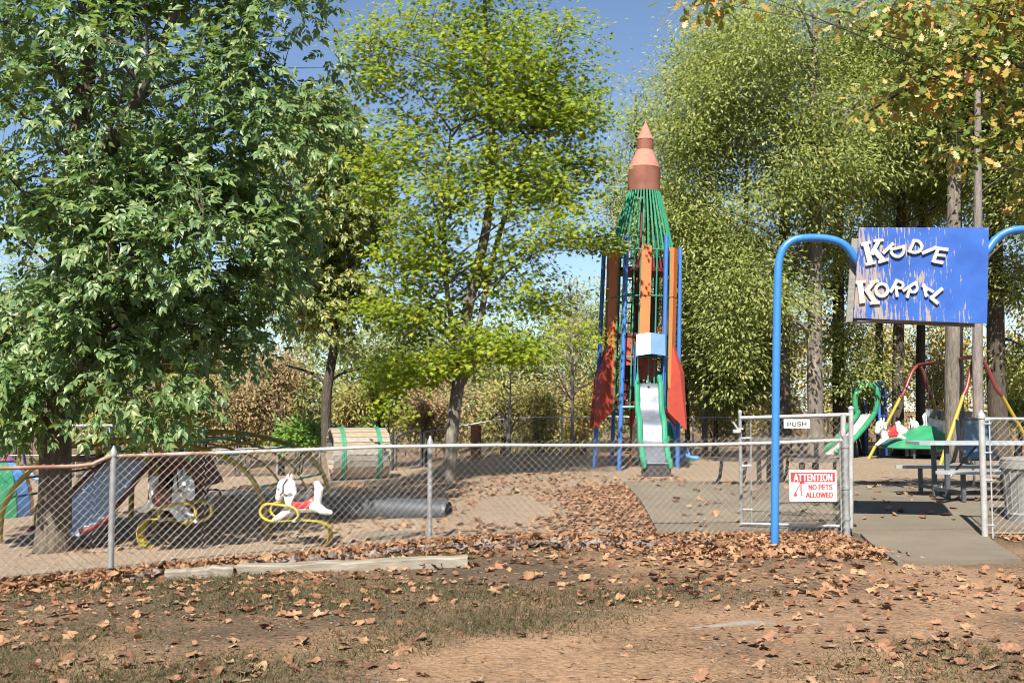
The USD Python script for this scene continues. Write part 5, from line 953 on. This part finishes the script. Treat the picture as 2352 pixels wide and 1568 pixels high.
for x in (-.58, -.28, -.05, .18, .6): d2.part('leg', MB().box(t2 + [x, (-.25 if x in (-.58, .18) else .25), .38], (.07, .07, .76)), 'leg_dark')
d2.part('brace', MB().tube([t2 + [-.55, -.25, .25], t2 + [-.1, 0, .72]], .018, 6), 'leg_dark')
for dx, dy, ang, L in ((-1.05, -.35, -.5, .78), (.35, -.75, -.12, .95), (.5, .85, 0, .9)):
    c = t2 + [dx, dy, .42]; ux = np.array([math.cos(ang), math.sin(ang), 0]); d2.part('seat', rplank(c, L, .28, ang), 'table_brown')
    for s in (-1, 1): d2.part('seat_leg', MB().tube([c + ux * s * L * .28, c + ux * s * L * .28 + [-.05, -.05, -.28], c + ux * s * L * .28 + [-.12, -.03, -.44]], .032, 7), 'leg_dark')
# high backed swing chair beyond the table
ch = ground_at(8.25, 17.6, .055)
cs = Thing('blue_chair', 'pale blue plastic chair on bent tube legs behind the grey picnic table', 'chair', ch); P = lambda x, y, z: ch + [x, y, z]
cs.part('backrest', MB().add(*band(spline([P(-.02, -.30, .52), P(.02, .10, .50), P(.05, .22, .62), P(.10, .30, .88), P(.10, .32, 1.12), P(.08, .28, 1.18)], 18), (1, 0, 0), .52)), 'chair_blue')
for s in (-1, 1): cs.part('side_wing', MB().add(*band(spline([P(s * .27, -.1, .52), P(s * .28, .12, .62), P(s * .28, .26, .90), P(s * .27, .29, 1.14)], 14), (0, 1, .3), .14)), 'chair_blue')
for s in (-1, 1): cs.part('leg', MB().tube(spline([P(s * .26, .1, .50), P(s * .28, -.18, .46), P(s * .27, -.28, .25), P(s * .26, -.24, .03), P(s * .24, .25, .02)], 18), .022, 8), 'border_grey', True)
# trash can
tcn = ground_at((2345 - CX) * 13.1 / F, 13.1, .04)
tb = Thing('trash_can', 'grey plastic trash can standing behind the fence at the right edge', 'trash can', tcn)
hc = W(2345, 1050, 13.1)[2] - tcn[2]
tb.part('body', MB().lathe([(.20, 0), (.215, .0), (.225, .1), (.262, hc - .14), (.262, hc - .13), (.0, hc - .13)], tcn, n=30), 'can_grey', 30)
tb.part('rim', MB().lathe([(.27, hc - .15), (.292, hc - .14), (.292, hc - .06), (.275, hc - .05)], tcn, n=30), 'can_grey', 30); tb.part('lid', MB().lathe([(.285, hc - .05), (.288, hc - .02), (.25, hc), (.001, hc + .02)], tcn, n=30), 'can_grey', 30)
for k in range(16): a = k * PI / 8; tb.part('rib', MB().tube([tcn + [math.cos(a) * .228, math.sin(a) * .228, .12], tcn + [math.cos(a) * .262, math.sin(a) * .262, hc - .16]], .010, 5), 'can_grey')
tb.part('foot_band', MB().lathe([(.226, .10), (.236, .10), (.237, .125), (.227, .125)], tcn, n=30), 'border_grey', 30)

# ------------------------------------------------------------------ small stuff on the ground
rng = np.random.default_rng(77)
root = spline([G(1478, 1446), G(1560, 1443), G(1650, 1440), G(1740, 1432), G(1800, 1437), G(1900, 1449)], 30)
root[:, 2] += np.interp(np.linspace(0, 1, 30), [0, .15, .4, .6, .85, 1], [-.04, -.02, -.008, .0, -.018, -.04])
one('exposed_root', MB().tube(root, np.interp(np.linspace(0, 1, 30), [0, .3, .6, 1], [.012, .022, .032, .012]), 8), 'root_grey', 'grey tree root lying bare in the dirt in the foreground', 'root', smooth=True)
def leaf_tmpl(seed):
    # a dry lobed leaf: middle, inner ring, outline; cupped, folded and wavy at the rim
    r = np.random.default_rng(seed); n = 14; a = np.linspace(-PI / 2, 1.5 * PI, n, endpoint=False) + .12 * r.normal(size=n)
    rad = np.array([.14, .36, .43, .40, .52, .44, .50, .62, .48, .50, .46, .44, .42, .30]) * (1 + .14 * r.normal(size=n))
    v = np.stack([np.cos(a) * rad * r.uniform(.7, 1.0), np.sin(a) * rad], 1); cu = r.uniform(.0, 1.0, 4); z = .7 * cu[0] * v[:, 0] ** 2 + (cu[1] - .3) * v[:, 1] ** 2 + .30 * cu[2] * np.abs(v[:, 0]) + .25 * (cu[3] - .5) * v[:, 0] + .075 * r.normal(size=n)
    w = v * .52; zi = .7 * cu[0] * w[:, 0] ** 2 + (cu[1] - .3) * w[:, 1] ** 2 + .30 * cu[2] * np.abs(w[:, 0]) + .25 * (cu[3] - .5) * w[:, 0] + .02 * r.normal(size=n)
    V = np.vstack([np.column_stack([v, z]), np.column_stack([w, zi]), [[0, 0, 0]]]); f = []
    for i in range(n): j = (i + 1) % n; f += [[i, j, n + j], [i, n + j, n + i], [n + i, n + j, 2 * n]]
    return V, np.array(f)
TM = [leaf_tmpl(s) for s in range(12)]
def scatter(P, size, lift=.02, tilt=.45, r=rng):
    mb = MB(); k = r.integers(len(TM), size=len(P))
    for i, tm in enumerate(TM):
        q = P[k == i]; m = len(q)
        if not m: continue
        a = r.uniform(0, 2 * PI, m); D = np.stack([np.cos(a), np.sin(a), np.zeros(m)], 1) + r.normal(size=(m, 3)) * tilt * .5; N = np.array([0, 0, 1.]) * np.where(r.random((m, 1)) < .35, -1, 1) + r.normal(size=(m, 3)) * tilt
        mb.add(*leaves(q + [0, 0, lift], D, N, size * r.uniform(.45, 1.3, m), tm))
    return mb
def pts_xy(x, y, dz=0.): return np.column_stack([x, y, g(x, y) + dz])
# a bank of leaves along the foot of the fence
n = 7400; x = rng.uniform(-7.5, 4.0, n); y = fence_y(x) + np.where(x < .2, -.12, -.15) + rng.normal(size=n) * np.interp(x, [-7, -3, 0, 4], [.26, .22, .26, .30]); hb = np.exp(-((y - fence_y(x) + .1) / .3) ** 2) * .07
keep = ~((x > 1.0) & (y > fence_y(x) + .3))
one('leaf_bank', scatter(pts_xy(x, y, rng.random(n) * hb)[keep], .112, .015, .6), 'leaf_fallen', 'bank of dry brown leaves drifted along the foot of the fence', 'fallen leaves', kind='stuff')
n = 900; x = rng.uniform(-3.8, 2.6, n); y = fence_y(x) - .38 + rng.normal(size=n) * .09 - np.interp(x, [-4, 0, 3], [.0, .05, .1]); one('leaf_litter', scatter(pts_xy(x, y, rng.random(n) * .04), .12, .012, .6), 'leaf_fallen_grey', 'grey weathered leaf litter and chips in front of the fence', 'leaf litter', kind='stuff')
# right of the path and round the arch pole
n = 2300; x = rng.uniform(1.6, 4.6, n); y = 11.55 + rng.normal(size=n) * .42; k1 = (y < fence_y(x)) & (x < 4.35 - (y - 11.9) * .3); x2 = rng.uniform(5.9, 8.6, 800); y2 = 11.75 + rng.normal(size=800) * .28; k2 = x2 > 5.95 + (12.1 - y2) * .9; k1 &= x < 3.95 - (11.9 - y) * -.0 + np.clip(11.9 - y, 0, 2) * .25
xx, yy = np.r_[x[k1], x2[k2]], np.r_[y[k1], y2[k2]]
one('leaf_drift', scatter(pts_xy(xx, yy, rng.random(len(xx)) * .03), .112, .015, .55), 'leaf_fallen', 'loose drift of tan leaves round the arch pole and the path', 'fallen leaves', kind='stuff')
# inside: gravel leaves, thickest beside the pad
n = 2600; x = rng.normal(2.2, 1.3, n) - .0; y = rng.uniform(12.3, 18.0, n); padx = np.interp(y, [PAD[0][1], PAD[1][1]], [PAD[0][0], PAD[1][0]]); x = padx - np.abs(rng.normal(size=n)) * np.interp(y, [12, 18], [.75, .5]); xb = rng.uniform(-6, 3.4, 3600); yb = rng.uniform(12.0, 22, 3600); kb = ~((xb > np.interp(yb, [PAD[0][1], PAD[1][1]], [PAD[0][0], PAD[1][0]])) & (yb < PAD[1][1]))
xx, yy = np.r_[x, xb[kb]], np.r_[y, yb[kb]]; k = meshkit.noise(np.column_stack([xx * .9, yy * .5, xx * 0]), 9) > .22
one('gravel_leaves', scatter(pts_xy(xx[k], yy[k], .015), .092, .01, .35), 'leaf_fallen', 'dry leaves strewn over the gravel beside the concrete pad', 'fallen leaves', kind='stuff')
n = 200; x = rng.uniform(2.2, 9, n); y = rng.uniform(PAD[0][1] + .1, PAD[1][1], n); one('pad_leaves', scatter(pts_xy(x, y, .06), .12, .012, .35), 'leaf_fallen', 'few dry leaves lying on the concrete pad', 'fallen leaves', kind='stuff')
# lawn: leaves too many to count, 240 of the nearest singly
n = 3000; x = rng.uniform(-6.5, 6.5, n); y = rng.uniform(7.2, 11.8, n); dirt = (x > -.8) & (x < 1.6) & (y < 8.3)
k = (y < fence_y(x) - .45) & (meshkit.noise(np.column_stack([x * .8, y * .8, x * 0]), 4) + .25 * (y - 7) / 4.5 + rng.random(n) * .5 > np.where(dirt, 1.02, .66)) & ~((x > 4.1) & (y > 10.0) & (x < 6.4))
one('lawn_leaves', scatter(pts_xy(x[k], y[k], .01), .095, .012, .4), 'leaf_fallen', 'dry leaves scattered over the thin lawn in front of the fence', 'fallen leaves', kind='stuff')
n = 620; x = rng.uniform(-4.2, 4.2, n); y = rng.uniform(5.35, 7.25, n); k = (np.abs(x) < .53 * y) & ~((x > -.5) & (x < 1.5) & (rng.random(n) < .8)) & (meshkit.noise(np.column_stack([x * .9, y * .9, x * 0]), 6) + rng.random(n) * .5 > .62)
for p, q in list(zip(x[k], y[k]))[:240]:
    geo = scatter(np.array([[p, q, float(g(p, q)) + .006]]), .105, .012, .42)
    one('fallen_leaf', geo, 'dry_leaf_' + 'abcde'[rng.integers(5)], 'curled dry tan leaf lying singly on the near lawn in the foreground', 'leaf', 'single dry leaves in the foreground')
m = 2600; x = rng.uniform(-5, 6, m); y = rng.uniform(5.3, 11.2, m); k = (np.abs(x) < .55 * y) & (meshkit.noise(np.column_stack([x * .7, y * .7, x * 0]), 31) + .5 * rng.random(m) > .62); P = pts_xy(x[k], y[k], .001); ic = trimesh.creation.icosahedron(); iv, tf = np.array(ic.vertices) * [1, 1, .6], np.array(ic.faces); sz = .004 + .010 * rng.random(len(P)) ** 3
V = P[:, None] + sz[:, None, None] * iv[None] * (1 + .25 * rng.normal(size=(len(P), len(iv), 1)))
one('pebbles', (V.reshape(-1, 3), (tf[None] + (np.arange(len(P)) * len(iv))[:, None, None]).reshape(-1, 3)), 'petal_gravel', 'tiny stones lying in the bare dirt of the foreground', 'stones', kind='stuff')
m = 700; x = rng.uniform(-5, 6, m); y = rng.uniform(5.3, 11.4, m); k = np.abs(x) < .55 * y; P = pts_xy(x[k], y[k], .004); a = rng.uniform(0, 6.3, len(P)); L = rng.uniform(.02, .12, len(P)); one('twigs', segs_geo(P, P + np.stack([np.cos(a) * L, np.sin(a) * L, .1 * L], 1), .002, .001), 'bark_dark', 'broken twigs scattered over the near lawn', 'twigs', kind='stuff')
m = 16000; x = rng.uniform(-6.5, 6.5, m); y = rng.uniform(5.3, 12.2, m); k = (np.abs(x) < .56 * y + .2) & (y < fence_y(x) + .1) & ~((x > 4.0) & (y > 10) & (x < 6.4)) & (meshkit.noise(np.column_stack([x * .9, y * .9, x * 0]), 41) + .7 * rng.random(m) > .62); P = pts_xy(x[k], y[k], .006)
q = rng.normal(size=(len(P), 3, 3)) * [.016, .016, .004] * (.4 + 1.3 * rng.random((len(P), 1, 1)) ** 2); one('leaf_crumbs', ((P[:, None] + q).reshape(-1, 3), np.arange(3 * len(P)).reshape(-1, 3)), 'leaf_fallen', 'crumbled bits of dry leaves all over the front lawn', 'leaf litter', kind='stuff')
# grass
n = 250000; x = rng.uniform(-8, 8, n); y = 5.2 + 7.2 * rng.random(n) ** 1.0; inside = y < fence_y(x) - .30
den = meshkit.fbm(np.column_stack([x * .55, y * .8, x * 0]), 3, 21) + .13 * np.exp(-((y - (fence_y(x) - .75)) / .45) ** 2) + .10 * np.clip(-x / 4, -.9, 1) - .30 * np.exp(-((x - .55) / 1.3) ** 2 - ((y - 6.2) / 1.3) ** 2) - .12 * (x > 3.2)
k = inside & (np.abs(x) < .56 * y + .3) & (den > .37 + .30 * rng.random(n)) & ~((x > 4.0) & (y > 9.9) & (x < 6.6)); P = pts_xy(x[k], y[k]); m = len(P)
a = rng.uniform(0, 2 * PI, m); H = rng.uniform(.015, .05, m) * np.clip(.6 + 2.2 * (den[k] - .45), .5, 1.5); lean = rng.normal(size=(m, 2)) * .8
Bw = np.stack([np.cos(a), np.sin(a), np.zeros(m)], 1) * .0042; tip = P + np.column_stack([lean * H[:, None], H])
V = np.stack([P - Bw, P + Bw, tip], 1).reshape(-1, 3); one('grass', (V, np.arange(3 * m).reshape(-1, 3)), 'grass_green', 'thin short green and straw grass in front of the fence', 'grass', kind='stuff')
